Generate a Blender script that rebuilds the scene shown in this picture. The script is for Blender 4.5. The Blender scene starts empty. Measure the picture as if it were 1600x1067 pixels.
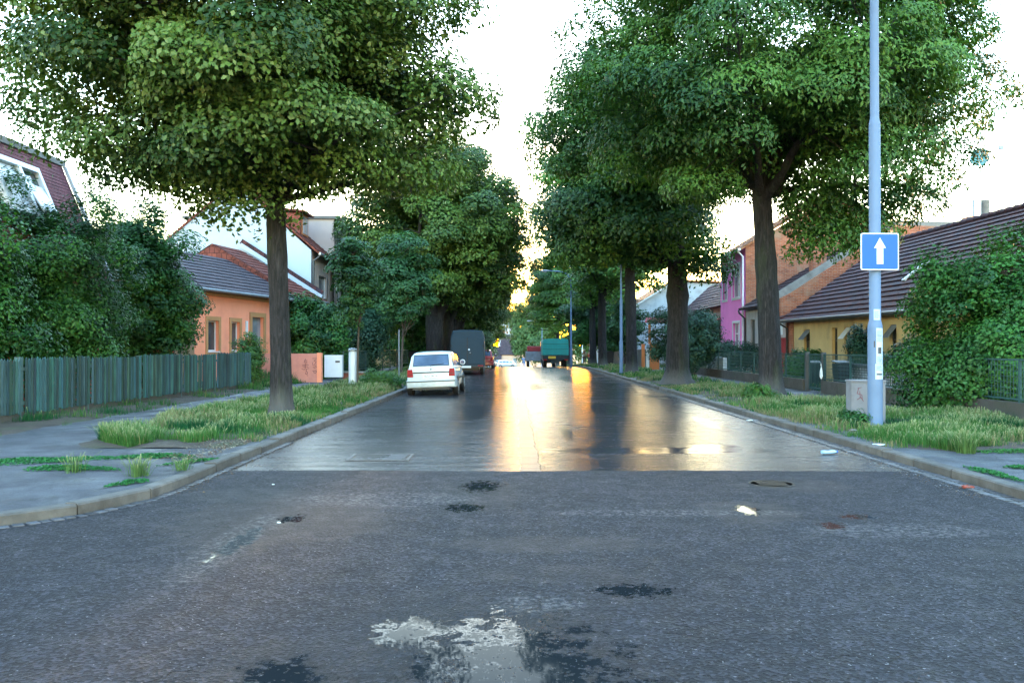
import bpy, math, random
import numpy as np
from mathutils import Vector, Matrix
random.seed(7)
RNG = np.random.default_rng(7)
PI = math.pi
SC = bpy.context.scene
COL = SC.collection
CAMZ = 1.65
F = 1300.0

def gz(y):
    if y < 55: return 0.0
    if y < 80: return -0.027*(y-55)**2/50.0
    if y < 230: return -0.3375-0.027*(y-80)
    return -0.3375-0.027*150
def gzn(y):
    return np.where(y < 55, 0, np.where(y < 80, -0.027*(y-55)**2/50.0, -0.3375-0.027*(np.minimum(y, 230)-80)))

# ------------------------------------------------------------------ camera
cam = bpy.data.cameras.new('camera'); camo = bpy.data.objects.new('camera', cam); COL.objects.link(camo)
cam.sensor_width = 36; cam.lens = F/1600*36; cam.clip_end = 3000; cam.clip_start = 0.05
camo.location = (0, 0, CAMZ)
camo.rotation_euler = (math.radians(90)+math.atan(7.5/F), 0, math.atan(3/F))
SC.camera = camo
SC.render.resolution_x = 1024; SC.render.resolution_y = 682

# ------------------------------------------------------------------ light
SUN_EL, SUN_AZ = math.radians(3.7), math.radians(1.5)
w = bpy.data.worlds.new('World'); SC.world = w; w.use_nodes = True
nt = w.node_tree; nt.nodes.clear()
out = nt.nodes.new('ShaderNodeOutputWorld'); bg = nt.nodes.new('ShaderNodeBackground'); sky = nt.nodes.new('ShaderNodeTexSky')
sky.sky_type = 'NISHITA'; sky.sun_disc = False; sky.sun_elevation = SUN_EL; sky.sun_rotation = SUN_AZ
sky.air_density = 1.5; sky.dust_density = 0.35; sky.ozone_density = 2.5; sky.altitude = 200
nt.links.new(sky.outputs[0], bg.inputs[0]); bg.inputs[1].default_value = 0.15
nt.links.new(bg.outputs[0], out.inputs[0])
sun = bpy.data.lights.new('sun', 'SUN'); suno = bpy.data.objects.new('sun', sun); COL.objects.link(suno)
sun.energy = 0.25; sun.angle = math.radians(0.6); sun.color = (1.0, 0.62, 0.32)
d = Vector((math.sin(SUN_AZ)*math.cos(SUN_EL), math.cos(SUN_AZ)*math.cos(SUN_EL), math.sin(SUN_EL)))
suno.rotation_euler = d.to_track_quat('Z', 'Y').to_euler()
SC.view_settings.view_transform = 'Standard'; SC.view_settings.look = 'None'
SC.view_settings.exposure = 5.2; SC.view_settings.gamma = 1.0

# ------------------------------------------------------------------ materials
def new_mat(name):
    m = bpy.data.materials.new(name); m.use_nodes = True
    n = m.node_tree; b = n.nodes['Principled BSDF']
    return m, n, b
def lnk(n, a, b): n.links.new(a, b)
def texco(n, kind='Object', scale=None):
    t = n.nodes.new('ShaderNodeTexCoord'); o = t.outputs[kind]
    if scale is not None:
        mp = n.nodes.new('ShaderNodeMapping'); mp.inputs['Scale'].default_value = scale
        lnk(n, o, mp.inputs[0]); o = mp.outputs[0]
    return o
def noise(n, co, scale, detail=4, rough=.55, dist=0):
    t = n.nodes.new('ShaderNodeTexNoise'); t.inputs['Scale'].default_value = scale
    t.inputs['Detail'].default_value = detail; t.inputs['Roughness'].default_value = rough
    t.inputs['Distortion'].default_value = dist
    lnk(n, co, t.inputs['Vector']); return t.outputs['Fac']
def ramp(n, fac, stops):
    r = n.nodes.new('ShaderNodeValToRGB'); cr = r.color_ramp
    cr.elements[0].position = stops[0][0]; cr.elements[1].position = stops[-1][0]
    for p, c in stops[1:-1]: cr.elements.new(p)
    for i, (p, c) in enumerate(stops):
        cr.elements[i].color = (c, c, c, 1) if isinstance(c, (int, float)) else (*c, 1)
    lnk(n, fac, r.inputs[0]); return r.outputs[0]
def mixc(n, fac, a, b, mode='MIX'):
    m = n.nodes.new('ShaderNodeMix'); m.data_type = 'RGBA'; m.blend_type = mode
    def s(sock, v):
        if isinstance(v, (int, float)): sock.default_value = v if sock.type == 'VALUE' else (v, v, v, 1)
        elif isinstance(v, tuple): sock.default_value = (*v, 1) if len(v) == 3 else v
        else: lnk(n, v, sock)
    s(m.inputs[0], fac); s(m.inputs[6], a); s(m.inputs[7], b)
    return m.outputs[2]
def mth(n, op, a, b=0.0, c=None):
    m = n.nodes.new('ShaderNodeMath'); m.operation = op
    for i, v in enumerate((a, b) if c is None else (a, b, c)):
        if isinstance(v, (int, float)): m.inputs[i].default_value = v
        else: lnk(n, v, m.inputs[i])
    return m.outputs[0]
def bump(n, b, h, strength=.3, dist=.02, normal=None):
    bp = n.nodes.new('ShaderNodeBump'); bp.inputs['Strength'].default_value = strength; bp.inputs['Distance'].default_value = dist
    lnk(n, h, bp.inputs['Height'])
    if normal is not None: lnk(n, normal, bp.inputs['Normal'])
    if b is not None: lnk(n, bp.outputs[0], b.inputs['Normal'])
    return bp.outputs[0]
def attr(n, name='Col'):
    a = n.nodes.new('ShaderNodeAttribute'); a.attribute_name = name; return a.outputs['Color']

def M(name, col, rough=.7, var=.18, ns=3.0, bs=60, bst=.25, bd=.01, metal=0, spec=.5, stretch=None, useattr=False, stain=None, ss=.7):
    m, n, b = new_mat(name)
    co = texco(n, 'Object', stretch)
    nz = noise(n, co, ns, 6, .6)
    lo = tuple(c*(1-var) for c in col); hi = tuple(min(1, c*(1+var)) for c in col)
    c = ramp(n, nz, [(.3, lo), (.7, hi)])
    if useattr: c = mixc(n, 1.0, c, attr(n), 'MULTIPLY')
    if stain:
        s = ramp(n, noise(n, texco(n, 'Object'), ss, 8, .65), [(.5, 0.0), (.7, 1.0)])
        c = mixc(n, s, c, stain)
    lnk(n, c, b.inputs['Base Color'])
    b.inputs['Roughness'].default_value = rough; b.inputs['Metallic'].default_value = metal
    b.inputs['Specular IOR Level'].default_value = spec
    if bst > 0: bump(n, b, noise(n, co, bs, 4, .6), bst, bd)
    return m

def brickM(name, c1, c2, mortar, bw=.27, rh=.077, ms=.008, st=.6, rough=.85, stain=None):
    m, n, b = new_mat(name)
    uv = texco(n, 'UV')
    t = n.nodes.new('ShaderNodeTexBrick'); lnk(n, uv, t.inputs['Vector'])
    t.inputs['Scale'].default_value = 1; t.inputs['Brick Width'].default_value = bw; t.inputs['Row Height'].default_value = rh
    t.inputs['Mortar Size'].default_value = ms; t.inputs['Mortar Smooth'].default_value = .3; t.inputs['Bias'].default_value = 0
    t.inputs['Color1'].default_value = (*c1, 1); t.inputs['Color2'].default_value = (*c2, 1); t.inputs['Mortar'].default_value = (*mortar, 1)
    nz = noise(n, uv, 2.3, 7, .65)
    c = mixc(n, 1.0, t.outputs['Color'], ramp(n, nz, [(.3, .65), (.7, 1.25)]), 'MULTIPLY')
    if stain: c = mixc(n, ramp(n, noise(n, uv, .8, 8, .7), [(.5, 0.0), (.66, .9)]), c, stain)
    lnk(n, c, b.inputs['Base Color']); b.inputs['Roughness'].default_value = rough; b.inputs['Specular IOR Level'].default_value = .2
    inv = mth(n, 'SUBTRACT', 1.0, t.outputs['Fac'])
    nb = bump(n, None, inv, st, .012)
    bump(n, b, noise(n, uv, 45, 4), .25, .01, nb)
    return m

def leafM(name, c_dark, c_light, trans=.18, rough=.55):
    m, n, b = new_mat(name)
    a = attr(n)
    sep = n.nodes.new('ShaderNodeSeparateColor'); lnk(n, a, sep.inputs[0])
    c = mixc(n, sep.outputs[0], c_dark, c_light)
    c = mixc(n, sep.outputs[1], c, (.17, .22, .07))
    c = mixc(n, sep.outputs[2], c, (.13, .07, .02))
    lnk(n, c, b.inputs['Base Color']); b.inputs['Roughness'].default_value = rough; b.inputs['Specular IOR Level'].default_value = .35
    tr = n.nodes.new('ShaderNodeBsdfTranslucent')
    lnk(n, mixc(n, 1.0, c, (1.25, 1.35, .55), 'MULTIPLY'), tr.inputs['Color'])
    mx = n.nodes.new('ShaderNodeMixShader'); mx.inputs[0].default_value = trans
    lnk(n, b.outputs[0], mx.inputs[1]); lnk(n, tr.outputs[0], mx.inputs[2])
    lnk(n, mx.outputs[0], n.nodes['Material Output'].inputs['Surface'])
    return m

MT = {}
MT['leaf_linden'] = leafM('leaf_linden', (.014, .046, .008), (.085, .155, .024))
MT['leaf_maple'] = leafM('leaf_maple', (.012, .050, .009), (.078, .180, .028))
MT['leaf_bush'] = leafM('leaf_bush', (.009, .050, .011), (.046, .160, .026))
MT['leaf_bluish'] = leafM('leaf_bluish', (.012, .052, .014), (.044, .130, .038))
MT['leaf_bright'] = leafM('leaf_bright', (.030, .100, .020), (.080, .190, .035))
MT['leaf_conifer'] = leafM('leaf_conifer', (.010, .040, .022), (.028, .080, .040), .1)
MT['leaf_far'] = leafM('leaf_far', (.040, .085, .025), (.085, .155, .045))
MT['grass'] = None

def barkM():
    m, n, b = new_mat('bark')
    co = texco(n, 'Object', (1, 1, .16))
    v = noise(n, co, 16, 6, .7, .8)
    v2 = noise(n, texco(n, 'Object', (1, 1, .07)), 7, 4, .6, .5)
    c = ramp(n, v, [(.38, (.003, .003, .004)), (.52, (.014, .012, .015)), (.72, (.045, .040, .046))])
    crack = ramp(n, v2, [(.66, 0.0), (.72, 1.0)])
    c = mixc(n, mth(n, 'MULTIPLY', crack, .5), c, (.11, .095, .085))
    gr = ramp(n, noise(n, texco(n, 'Object', (1, 1, .3)), 1.7, 5, .6), [(.5, 0.0), (.7, .55)])
    c = mixc(n, gr, c, (.035, .055, .02))
    sp = n.nodes.new('ShaderNodeSeparateXYZ'); lnk(n, texco(n, 'Object'), sp.inputs[0])
    zz = mth(n, 'ADD', sp.outputs[2], mth(n, 'MULTIPLY', v, -.4))
    low = ramp(n, zz, [(.0, 1.0), (.55, 0.0)])
    c = mixc(n, mth(n, 'MULTIPLY', low, .75), c, (.10, .095, .10))
    lnk(n, c, b.inputs['Base Color']); b.inputs['Roughness'].default_value = .9
    bump(n, b, v, 1.0, .06)
    return m
MT['bark'] = barkM()
MT['bark_thin'] = M('bark_thin', (.07, .055, .045), .9, .3, 10, 40, .5, .02, stretch=(1, 1, .2))

def grassM():
    m, n, b = new_mat('grass')
    a = attr(n)
    lnk(n, a, b.inputs['Base Color']); b.inputs['Roughness'].default_value = .7; b.inputs['Specular IOR Level'].default_value = .15
    tr = n.nodes.new('ShaderNodeBsdfTranslucent'); lnk(n, a, tr.inputs['Color'])
    mx = n.nodes.new('ShaderNodeMixShader'); mx.inputs[0].default_value = .35
    lnk(n, b.outputs[0], mx.inputs[1]); lnk(n, tr.outputs[0], mx.inputs[2])
    lnk(n, mx.outputs[0], n.nodes['Material Output'].inputs['Surface'])
    return m
MT['grass'] = grassM()

# ---- asphalt. Puddles lie where the surface is low; they are smooth water there.
def blob_mask(n, co, blobs, warp=.25, ws=3.0, soft=.3):
    """max over soft ellipses, edges broken by noise: 1 inside"""
    nz = noise(n, co, ws, 9, .78)
    sp = n.nodes.new('ShaderNodeSeparateXYZ'); lnk(n, co, sp.inputs[0])
    acc = None
    for (x, y, rx, ry) in blobs:
        dx = mth(n, 'DIVIDE', mth(n, 'SUBTRACT', sp.outputs[0], x), rx)
        dy = mth(n, 'DIVIDE', mth(n, 'SUBTRACT', sp.outputs[1], y), ry)
        dd = mth(n, 'SQRT', mth(n, 'ADD', mth(n, 'MULTIPLY', dx, dx), mth(n, 'MULTIPLY', dy, dy)))
        v = mth(n, 'SUBTRACT', 1.0, dd)
        acc = v if acc is None else mth(n, 'MAXIMUM', acc, v)
    v = mth(n, 'ADD', acc, mth(n, 'MULTIPLY', mth(n, 'SUBTRACT', nz, .5), warp*8))
    return ramp(n, v, [(.0, 0.0), (soft, 1.0)])

def asphalt_dry():
    m, n, b = new_mat('asphalt_junction')
    co = texco(n, 'Object')
    fine = noise(n, co, 160, 3, .7)
    vor = n.nodes.new('ShaderNodeTexVoronoi'); vor.inputs['Scale'].default_value = 48; lnk(n, co, vor.inputs['Vector'])
    big = noise(n, co, .6, 7, .6)
    mid = noise(n, co, 4, 6, .65)
    base = ramp(n, big, [(.3, (.0175, .0165, .0220)), (.7, (.0300, .0280, .0365))])
    spk = ramp(n, vor.outputs['Color'], [(.1, .30), (.55, .9), (.92, 2.5)])
    c = mixc(n, 1.0, base, spk, 'MULTIPLY')
    c = mixc(n, mth(n, 'MULTIPLY', ramp(n, mid, [(.5, 0.0), (.75, 1.0)]), .35), c, (.05, .05, .058))
    wh = ramp(n, noise(n, co, 38, 2, .5), [(.70, 0.0), (.74, 1.0)])
    c = mixc(n, wh, c, (.26, .25, .27))
    # brownish mud film patches
    mud = blob_mask(n, co, [(-2.2, 8.0, 1.2, 1.4), (2.3, 8.2, .5, .7), (3.4, 9.8, .6, .5), (0.3, 6.9, 1.0, .35)], .22, 5)
    c = mixc(n, mth(n, 'MULTIPLY', mud, .4), c, (.075, .058, .052))
    crk = n.nodes.new('ShaderNodeTexVoronoi'); crk.feature = 'DISTANCE_TO_EDGE'; crk.inputs['Scale'].default_value = .55
    cw = n.nodes.new('ShaderNodeVectorMath'); cw.operation = 'ADD'
    nn = n.nodes.new('ShaderNodeTexNoise'); nn.inputs['Scale'].default_value = 2.5; nn.inputs['Detail'].default_value = 6; lnk(n, co, nn.inputs['Vector'])
    lnk(n, co, cw.inputs[0]); lnk(n, nn.outputs['Color'], cw.inputs[1]); lnk(n, cw.outputs[0], crk.inputs['Vector'])
    crf = mth(n, 'MULTIPLY', ramp(n, crk.outputs['Distance'], [(.0, 1.0), (.010, 0.0)]), ramp(n, noise(n, co, .9, 2), [(.52, 0.0), (.6, 1.0)]))
    c = mixc(n, mth(n, 'MULTIPLY', crf, .8), c, (.01, .01, .012))
    pud = blob_mask(n, co, [(.02, 4.25, .62, .85), (-.60, 4.75, .26, .30), (-1.15, 4.15, .22, .28)], .50, 5.5, .45)
    pud2 = blob_mask(n, co, [(-.38, 9.75, .28, .42), (-.50, 8.45, .24, .26), (2.35, 8.35, .12, .26), (-2.3, 7.0, .12, .6), (-2.1, 7.9, .14, .2), (2.9, 7.6, .12, .16), (3.3, 8.0, .2, .14), (.8, 5.6, .3, .16)], .50, 13, .4)
    pud = mth(n, 'MAXIMUM', pud, pud2)
    holes = ramp(n, noise(n, co, 30, 3, .6), [(.36, 0.0), (.41, 1.0)])
    pud = mth(n, 'MULTIPLY', pud, holes)
    damp = blob_mask(n, co, [(-.25, 4.5, 1.0, 1.2), (-.4, 9.2, .6, 1.1), (2.4, 8.3, .5, .5), (-2.3, 6.9, .35, 1.3), (3.1, 9.8, .6, .35), (-1.2, 4.2, .5, .5), (.3, 6.0, .8, .3), (4.2, 6.6, .9, .25), (-3.0, 9.2, .8, .5)], .13, 2.2)
    c = mixc(n, mth(n, 'MULTIPLY', damp, .38), c, (.016, .016, .020))
    worn = mth(n, 'MULTIPLY', blob_mask(n, co, [(-2.35, 6.9, .22, 1.5), (1.6, 8.2, 1.6, .18), (.15, 5.3, .35, .22), (-1.4, 8.9, 1.2, .5), (3.4, 7.4, 1.0, .3)], .16, 6), ramp(n, noise(n, co, 22, 4, .7), [(.5, 0.0), (.6, 1.0)]))
    c = mixc(n, mth(n, 'MULTIPLY', worn, .75), c, (.16, .145, .15))
    c = mixc(n, pud, c, (.012, .014, .016))
    lnk(n, c, b.inputs['Base Color'])
    ro = mixc(n, mth(n, 'MULTIPLY', damp, .15), ramp(n, mid, [(.3, .55), (.7, .8)]), .25)
    ro = mixc(n, ramp(n, pud, [(.45, 0.0), (.60, 1.0)]), ro, .03)
    lnk(n, ro, b.inputs['Roughness'])
    lnk(n, mth(n, 'SUBTRACT', 1.5, mth(n, 'MULTIPLY', pud, .41)), b.inputs['IOR']); b.inputs['Specular IOR Level'].default_value = .22
    h = mth(n, 'ADD', mth(n, 'MULTIPLY', fine, .5), vor.outputs['Distance'])
    h = mth(n, 'SUBTRACT', h, mth(n, 'MULTIPLY', crf, 1.5))
    h = mixc(n, ramp(n, pud, [(.0, 0.0), (.35, 1.0)]), h, 0.5)
    bump(n, b, h, 1.0, .03)
    return m
MT['asphalt_junction'] = asphalt_dry()

def asphalt_wet():
    m, n, b = new_mat('asphalt_wet')
    co = texco(n, 'Object')
    big = noise(n, co, .45, 6, .6)
    st = noise(n, texco(n, 'Object', (.35, 1.6, 1)), 1.6, 6, .6)
    vor = n.nodes.new('ShaderNodeTexVoronoi'); vor.inputs['Scale'].default_value = 70; lnk(n, co, vor.inputs['Vector'])
    c = ramp(n, big, [(.3, (.020, .020, .026)), (.7, (.040, .038, .044))])
    c = mixc(n, 1.0, c, ramp(n, vor.outputs['Color'], [(.1, .6), (.9, 1.4)]), 'MULTIPLY')
    sp = n.nodes.new('ShaderNodeSeparateXYZ'); lnk(n, co, sp.inputs[0])
    c = mixc(n, ramp(n, noise(n, texco(n, 'Object', (1, .25, 1)), 3.0, 8, .7), [(.5, 0.0), (.62, .5)]), c, (.042, .036, .038))
    # repaired seam down the middle
    sx = mth(n, 'ADD', sp.outputs[0], mth(n, 'MULTIPLY', noise(n, texco(n, 'Object', (0, 1, 1)), .9, 5, .6), .22))
    seam = ramp(n, mth(n, 'ABSOLUTE', mth(n, 'SUBTRACT', sx, .50)), [(.0, 1.0), (.02, 1.0), (.035, 0.0)])
    band = ramp(n, mth(n, 'ABSOLUTE', mth(n, 'SUBTRACT', sx, .34)), [(.0, 1.0), (.11, 1.0), (.16, 0.0)])
    c = mixc(n, mth(n, 'MULTIPLY', band, .5), c, (.075, .075, .085))
    lnk(n, c, b.inputs['Base Color'])
    pud = blob_mask(n, co, [(3.35, 13.7, .55, .35), (1.0, 16.0, .15, 1.6), (4.2, 18, .2, 2.2), (2.4, 22, .5, 2.2), (-1, 21, .4, 2.6), (2.2, 13.2, 2.2, .5), (.3, 34, 1.0, 4), (3, 42, .8, 5)], .10, 5)
    ro = ramp(n, st, [(.35, .10), (.65, .24)])
    ro = mixc(n, mth(n, 'MULTIPLY', pud, .7), ro, .09)
    ro = mixc(n, mth(n, 'MULTIPLY', band, .6), ro, .40)
    tips = ramp(n, noise(n, texco(n, 'Object', (.6, 1.5, 1)), 26, 5, .75), [(.42, 0.0), (.60, 1.0)])
    patch = ramp(n, noise(n, texco(n, 'Object', (.5, 1.8, 1)), 2.2, 7, .7), [(.40, .25), (.62, 1.0)])
    ro = mixc(n, mth(n, 'MULTIPLY', mth(n, 'MULTIPLY', tips, patch), .75), ro, .36)
    e2 = mth(n, 'MULTIPLY', mth(n, 'SUBTRACT', mth(n, 'ABSOLUTE', mth(n, 'SUBTRACT', sp.outputs[0], .8)), 3.1), .6)
    e2 = mth(n, 'MINIMUM', mth(n, 'MAXIMUM', mth(n, 'ADD', e2, mth(n, 'MULTIPLY', mth(n, 'SUBTRACT', st, .5), .8)), 0), .8)
    ro = mixc(n, mth(n, 'MULTIPLY', e2, .5), ro, .45)
    lnk(n, ro, b.inputs['Roughness'])
    b.inputs['Specular IOR Level'].default_value = .22; b.inputs['IOR'].default_value = 1.26
    lnk(n, ramp(n, noise(n, co, 6, 5), [(.35, .0), (.7, .10)]), b.inputs['Coat Weight'])
    b.inputs['Coat Roughness'].default_value = .10; b.inputs['Coat IOR'].default_value = 1.33
    wav = noise(n, texco(n, 'Object', (.5, 2.2, 1)), 1.7, 4, .55)
    h0 = bump(n, None, wav, .30, .06)
    lnk(n, h0, b.inputs['Coat Normal'])
    h = mth(n, 'ADD', mth(n, 'MULTIPLY', vor.outputs['Distance'], .7), mth(n, 'MULTIPLY', seam, -2.0))
    h = mixc(n, pud, h, 0.1)
    bump(n, b, h, .35, .008, h0)
    return m
MT['asphalt_wet'] = asphalt_wet()

def pave():
    m, n, b = new_mat('pavement')
    co = texco(n, 'Object')
    vor = n.nodes.new('ShaderNodeTexVoronoi'); vor.inputs['Scale'].default_value = 90; lnk(n, co, vor.inputs['Vector'])
    c = ramp(n, noise(n, co, .9, 7, .65), [(.32, (.026, .027, .034)), (.5, (.050, .051, .062)), (.7, (.085, .087, .10))])
    c = mixc(n, 1.0, c, ramp(n, vor.outputs['Color'], [(.1, .65), (.9, 1.35)]), 'MULTIPLY')
    c = mixc(n, ramp(n, noise(n, co, 2.2, 6, .7), [(.56, 0.0), (.70, .8)]), c, (.045, .034, .030))
    wv = n.nodes.new('ShaderNodeVectorMath'); wv.operation = 'ADD'; nn = n.nodes.new('ShaderNodeTexNoise'); nn.inputs['Scale'].default_value = 3; nn.inputs['Detail'].default_value = 6; lnk(n, co, nn.inputs['Vector'])
    lnk(n, co, wv.inputs[0]); lnk(n, nn.outputs['Color'], wv.inputs[1])
    ck = n.nodes.new('ShaderNodeTexVoronoi'); ck.feature = 'DISTANCE_TO_EDGE'; ck.inputs['Scale'].default_value = .8; lnk(n, wv.outputs[0], ck.inputs['Vector'])
    crk = ramp(n, ck.outputs['Distance'], [(.0, 1.0), (.016, 0.0)])
    c = mixc(n, mth(n, 'MULTIPLY', crk, .85), c, (.012, .014, .010))
    lnk(n, c, b.inputs['Base Color'])
    lnk(n, ramp(n, noise(n, co, 1.4, 5), [(.35, .42), (.6, .85)]), b.inputs['Roughness'])
    bump(n, b, vor.outputs['Distance'], .6, .01)
    return m
MT['pavement'] = pave()
MT['soil'] = M('soil', (.055, .040, .030), .95, .4, 3, 30, .8, .03, stain=(.05, .07, .025), ss=1.2)
MT['ground'] = M('ground', (.045, .055, .025), .95, .35, .2, 10, .6, .05, stain=(.06, .045, .03), ss=.1)
MT['kerb'] = M('kerb', (.095, .085, .078), .75, .35, 4, 70, .5, .012, stain=(.05, .038, .03), ss=2.5, useattr=True)
MT['sett'] = M('sett', (.06, .06, .068), .45, .35, 9, 80, .5, .012, useattr=True)
MT['concrete'] = M('concrete', (.22, .21, .20), .85, .25, 3, 50, .4, .01, stain=(.08, .075, .065), ss=1.5)
MT['plinth'] = M('plinth', (.07, .06, .056), .9, .35, 3, 40, .6, .02, stain=(.04, .045, .03), ss=1.5)
MT['fence_green'] = M('fence_green', (.034, .085, .078), .85, .4, 7, 40, .5, .008, useattr=True, stretch=(1, 1, .2))
MT['fence_post'] = M('fence_post', (.05, .10, .10), .75, .3, 7, 40, .5, .008)
MT['metal_green'] = M('metal_green', (.018, .060, .062), .5, .2, 5, 60, .15, .005)
MT['salmon'] = M('salmon', (.95, .33, .19), .85, .05, 1.2, 90, .25, .006, stain=(.84, .28, .17), ss=.9)
MT['salmon_pink'] = M('salmon_pink', (.62, .25, .20), .85, .07, 1.2, 90, .25, .006, stain=(.52, .20, .17), ss=.9)
MT['ochre'] = M('ochre', (.48, .24, .10), .8, .1, 2, 80, .2, .005)
MT['beige'] = M('beige', (.40, .35, .27), .9, .12, 1.3, 70, .4, .01, stain=(.27, .23, .18), ss=1.1)
MT['red_plaster'] = M('red_plaster', (.42, .055, .035), .8, .15, 2, 60, .3, .006)
MT['wall_white'] = M('wall_white', (.36, .41, .48), .85, .05, .8, 60, .2, .006, stain=(.34, .38, .44), ss=.4)
MT['wall_grey'] = M('wall_grey', (.36, .33, .34), .85, .1, 1, 60, .3, .008, stain=(.26, .24, .24), ss=.8)
MT['wall_pinkgrey'] = M('wall_pinkgrey', (.42, .34, .33), .85, .08, 1, 60, .3, .008)
MT['wall_pink'] = M('wall_pink', (.85, .22, .58), .8, .06, 1.1, 70, .25, .006, stain=(.74, .18, .50), ss=.8)
MT['wall_yellow'] = M('wall_yellow', (.56, .40, .19), .85, .1, 1.3, 60, .35, .01, stain=(.34, .26, .15), ss=.9)
MT['wall_cream'] = M('wall_cream', (.62, .50, .30), .8, .08, 1.2, 60, .3, .01)
MT['wall_oldwhite'] = M('wall_oldwhite', (.34, .38, .43), .9, .14, 1.5, 40, .5, .015, stain=(.22, .23, .25), ss=.7)
MT['wall_peach'] = M('wall_peach', (.60, .38, .27), .85, .08, 1, 60, .2, .006)
MT['brick'] = brickM('brick', (.42, .13, .06), (.30, .085, .045), (.30, .24, .19), stain=(.30, .20, .14))
MT['brick_red'] = brickM('brick_red', (.30, .07, .045), (.24, .05, .035), (.14, .10, .09))
MT['white_brick'] = brickM('white_brick', (.42, .44, .50), (.28, .30, .36), (.10, .10, .12), .22, .08, .014)
MT['tile_brown'] = brickM('tile_brown', (.105, .034, .030), (.045, .026, .034), (.006, .005, .007), .24, .33, .014, .8, .85, stain=(.038, .028, .042))
MT['tile_grey'] = brickM('tile_grey', (.085, .055, .062), (.050, .040, .050), (.01, .01, .013), .24, .33, .014, .8, .85)
MT['tile_red'] = brickM('tile_red', (.20, .055, .038), (.14, .04, .032), (.02, .010, .010), .24, .33, .012, .8, .85)
MT['tile_shingle'] = brickM('tile_shingle', (.20, .060, .070), (.15, .048, .060), (.06, .025, .03), .18, .10, .008, .5, .8)
MT['tile_warm'] = brickM('tile_warm', (.40, .16, .07), (.30, .12, .06), (.06, .03, .02), .24, .33, .012, .6, .7)
MT['sheet_dark'] = M('sheet_dark', (.07, .075, .085), .5, .25, 2, 40, .1, .005)
MT['sheet_light'] = M('sheet_light', (.45, .47, .50), .5, .15, 2, 40, .1, .005, metal=.2)
MT['gutter_metal'] = M('gutter_metal', (.30, .32, .36), .4, .15, 3, 40, .1, .003, metal=.4)
MT['downpipe_dark'] = M('downpipe_dark', (.035, .038, .045), .4, .15, 3, 40, .1, .003)
MT['frame_white'] = M('frame_white', (.68, .70, .74), .45, .05, 3, 50, .1, .003)
MT['frame_dark'] = M('frame_dark', (.05, .05, .045), .6, .2, 3, 50, .1, .003)
MT['red_paint'] = M('red_paint', (.30, .025, .030), .55, .15, 2, 40, .15, .004, useattr=False)
MT['awning'] = M('awning', (.30, .04, .045), .75, .15, 3, 40, .2, .005)
MT['wood_orange'] = M('wood_orange', (.40, .12, .03), .6, .25, 4, 40, .3, .006, stretch=(1, 1, .15))
MT['pole_grey'] = M('pole_grey', (.125, .185, .30), .6, .1, 2, 60, .08, .003, spec=.2, stain=(.10, .15, .25), ss=2.0)
MT['pole_zinc'] = M('pole_zinc', (.22, .25, .29), .45, .12, 3, 40, .1, .003, metal=.3)
MT['cabinet'] = M('cabinet', (.17, .175, .20), .7, .08, 2.5, 90, .15, .004, stain=(.13, .125, .14), ss=2.2)
MT['sign_blue'] = M('sign_blue', (.001, .085, .50), .6, .04, 2, 20, .0, .001)
MT['sign_white'] = M('sign_white', (.55, .60, .68), .5, .03, 2, 20, .0, .001)
MT['paper'] = M('paper', (.40, .50, .60), .7, .08, 12, 30, .1, .002)
MT['ink'] = M('ink', (.05, .05, .06), .7, .1, 9, 30, .0, .001)
MT['ink_graffiti'] = M('ink_graffiti', (.16, .055, .075), .8, .1, 9, 30, .0, .001)
MT['black_plastic'] = M('black_plastic', (.012, .013, .016), .5, .2, 4, 60, .1, .003)
MT['bin_plastic'] = M('bin_plastic', (.010, .012, .020), .5, .2, 4, 60, .1, .003)
MT['rubber'] = M('rubber', (.012, .012, .013), .8, .2, 9, 80, .2, .004)
MT['cast_iron'] = M('cast_iron', (.030, .028, .028), .5, .3, 9, 60, .4, .006, metal=.5)
MT['cloth_white'] = M('cloth_white', (.75, .77, .80), .9, .05, 6, 60, .2, .005)
MT['cloth_red'] = M('cloth_red', (.55, .08, .06), .9, .1, 6, 60, .2, .005)
MT['cloth_blue'] = M('cloth_blue', (.10, .25, .55), .9, .1, 6, 60, .2, .005)
MT['cloth_dark'] = M('cloth_dark', (.04, .05, .08), .9, .1, 6, 60, .2, .005)
MT['skin'] = M('skin', (.45, .27, .19), .6, .05, 6, 60, .1, .003)
MT['hair'] = M('hair', (.05, .035, .025), .8, .2, 20, 60, .3, .005)
def glassM(name, col, rough=.04, spec=.8):
    m, n, b = new_mat(name)
    c = ramp(n, noise(n, texco(n, 'Object'), 1.3, 3), [(.35, tuple(x*.6 for x in col)), (.65, col)])
    lnk(n, c, b.inputs['Base Color']); b.inputs['Roughness'].default_value = rough; b.inputs['Specular IOR Level'].default_value = spec
    return m
MT['glass'] = glassM('glass', (.06, .07, .08))
MT['glass_curtain'] = glassM('glass_curtain', (.28, .30, .33))
MT['glass_car'] = glassM('glass_car', (.12, .20, .36), .08, .5)
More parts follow.
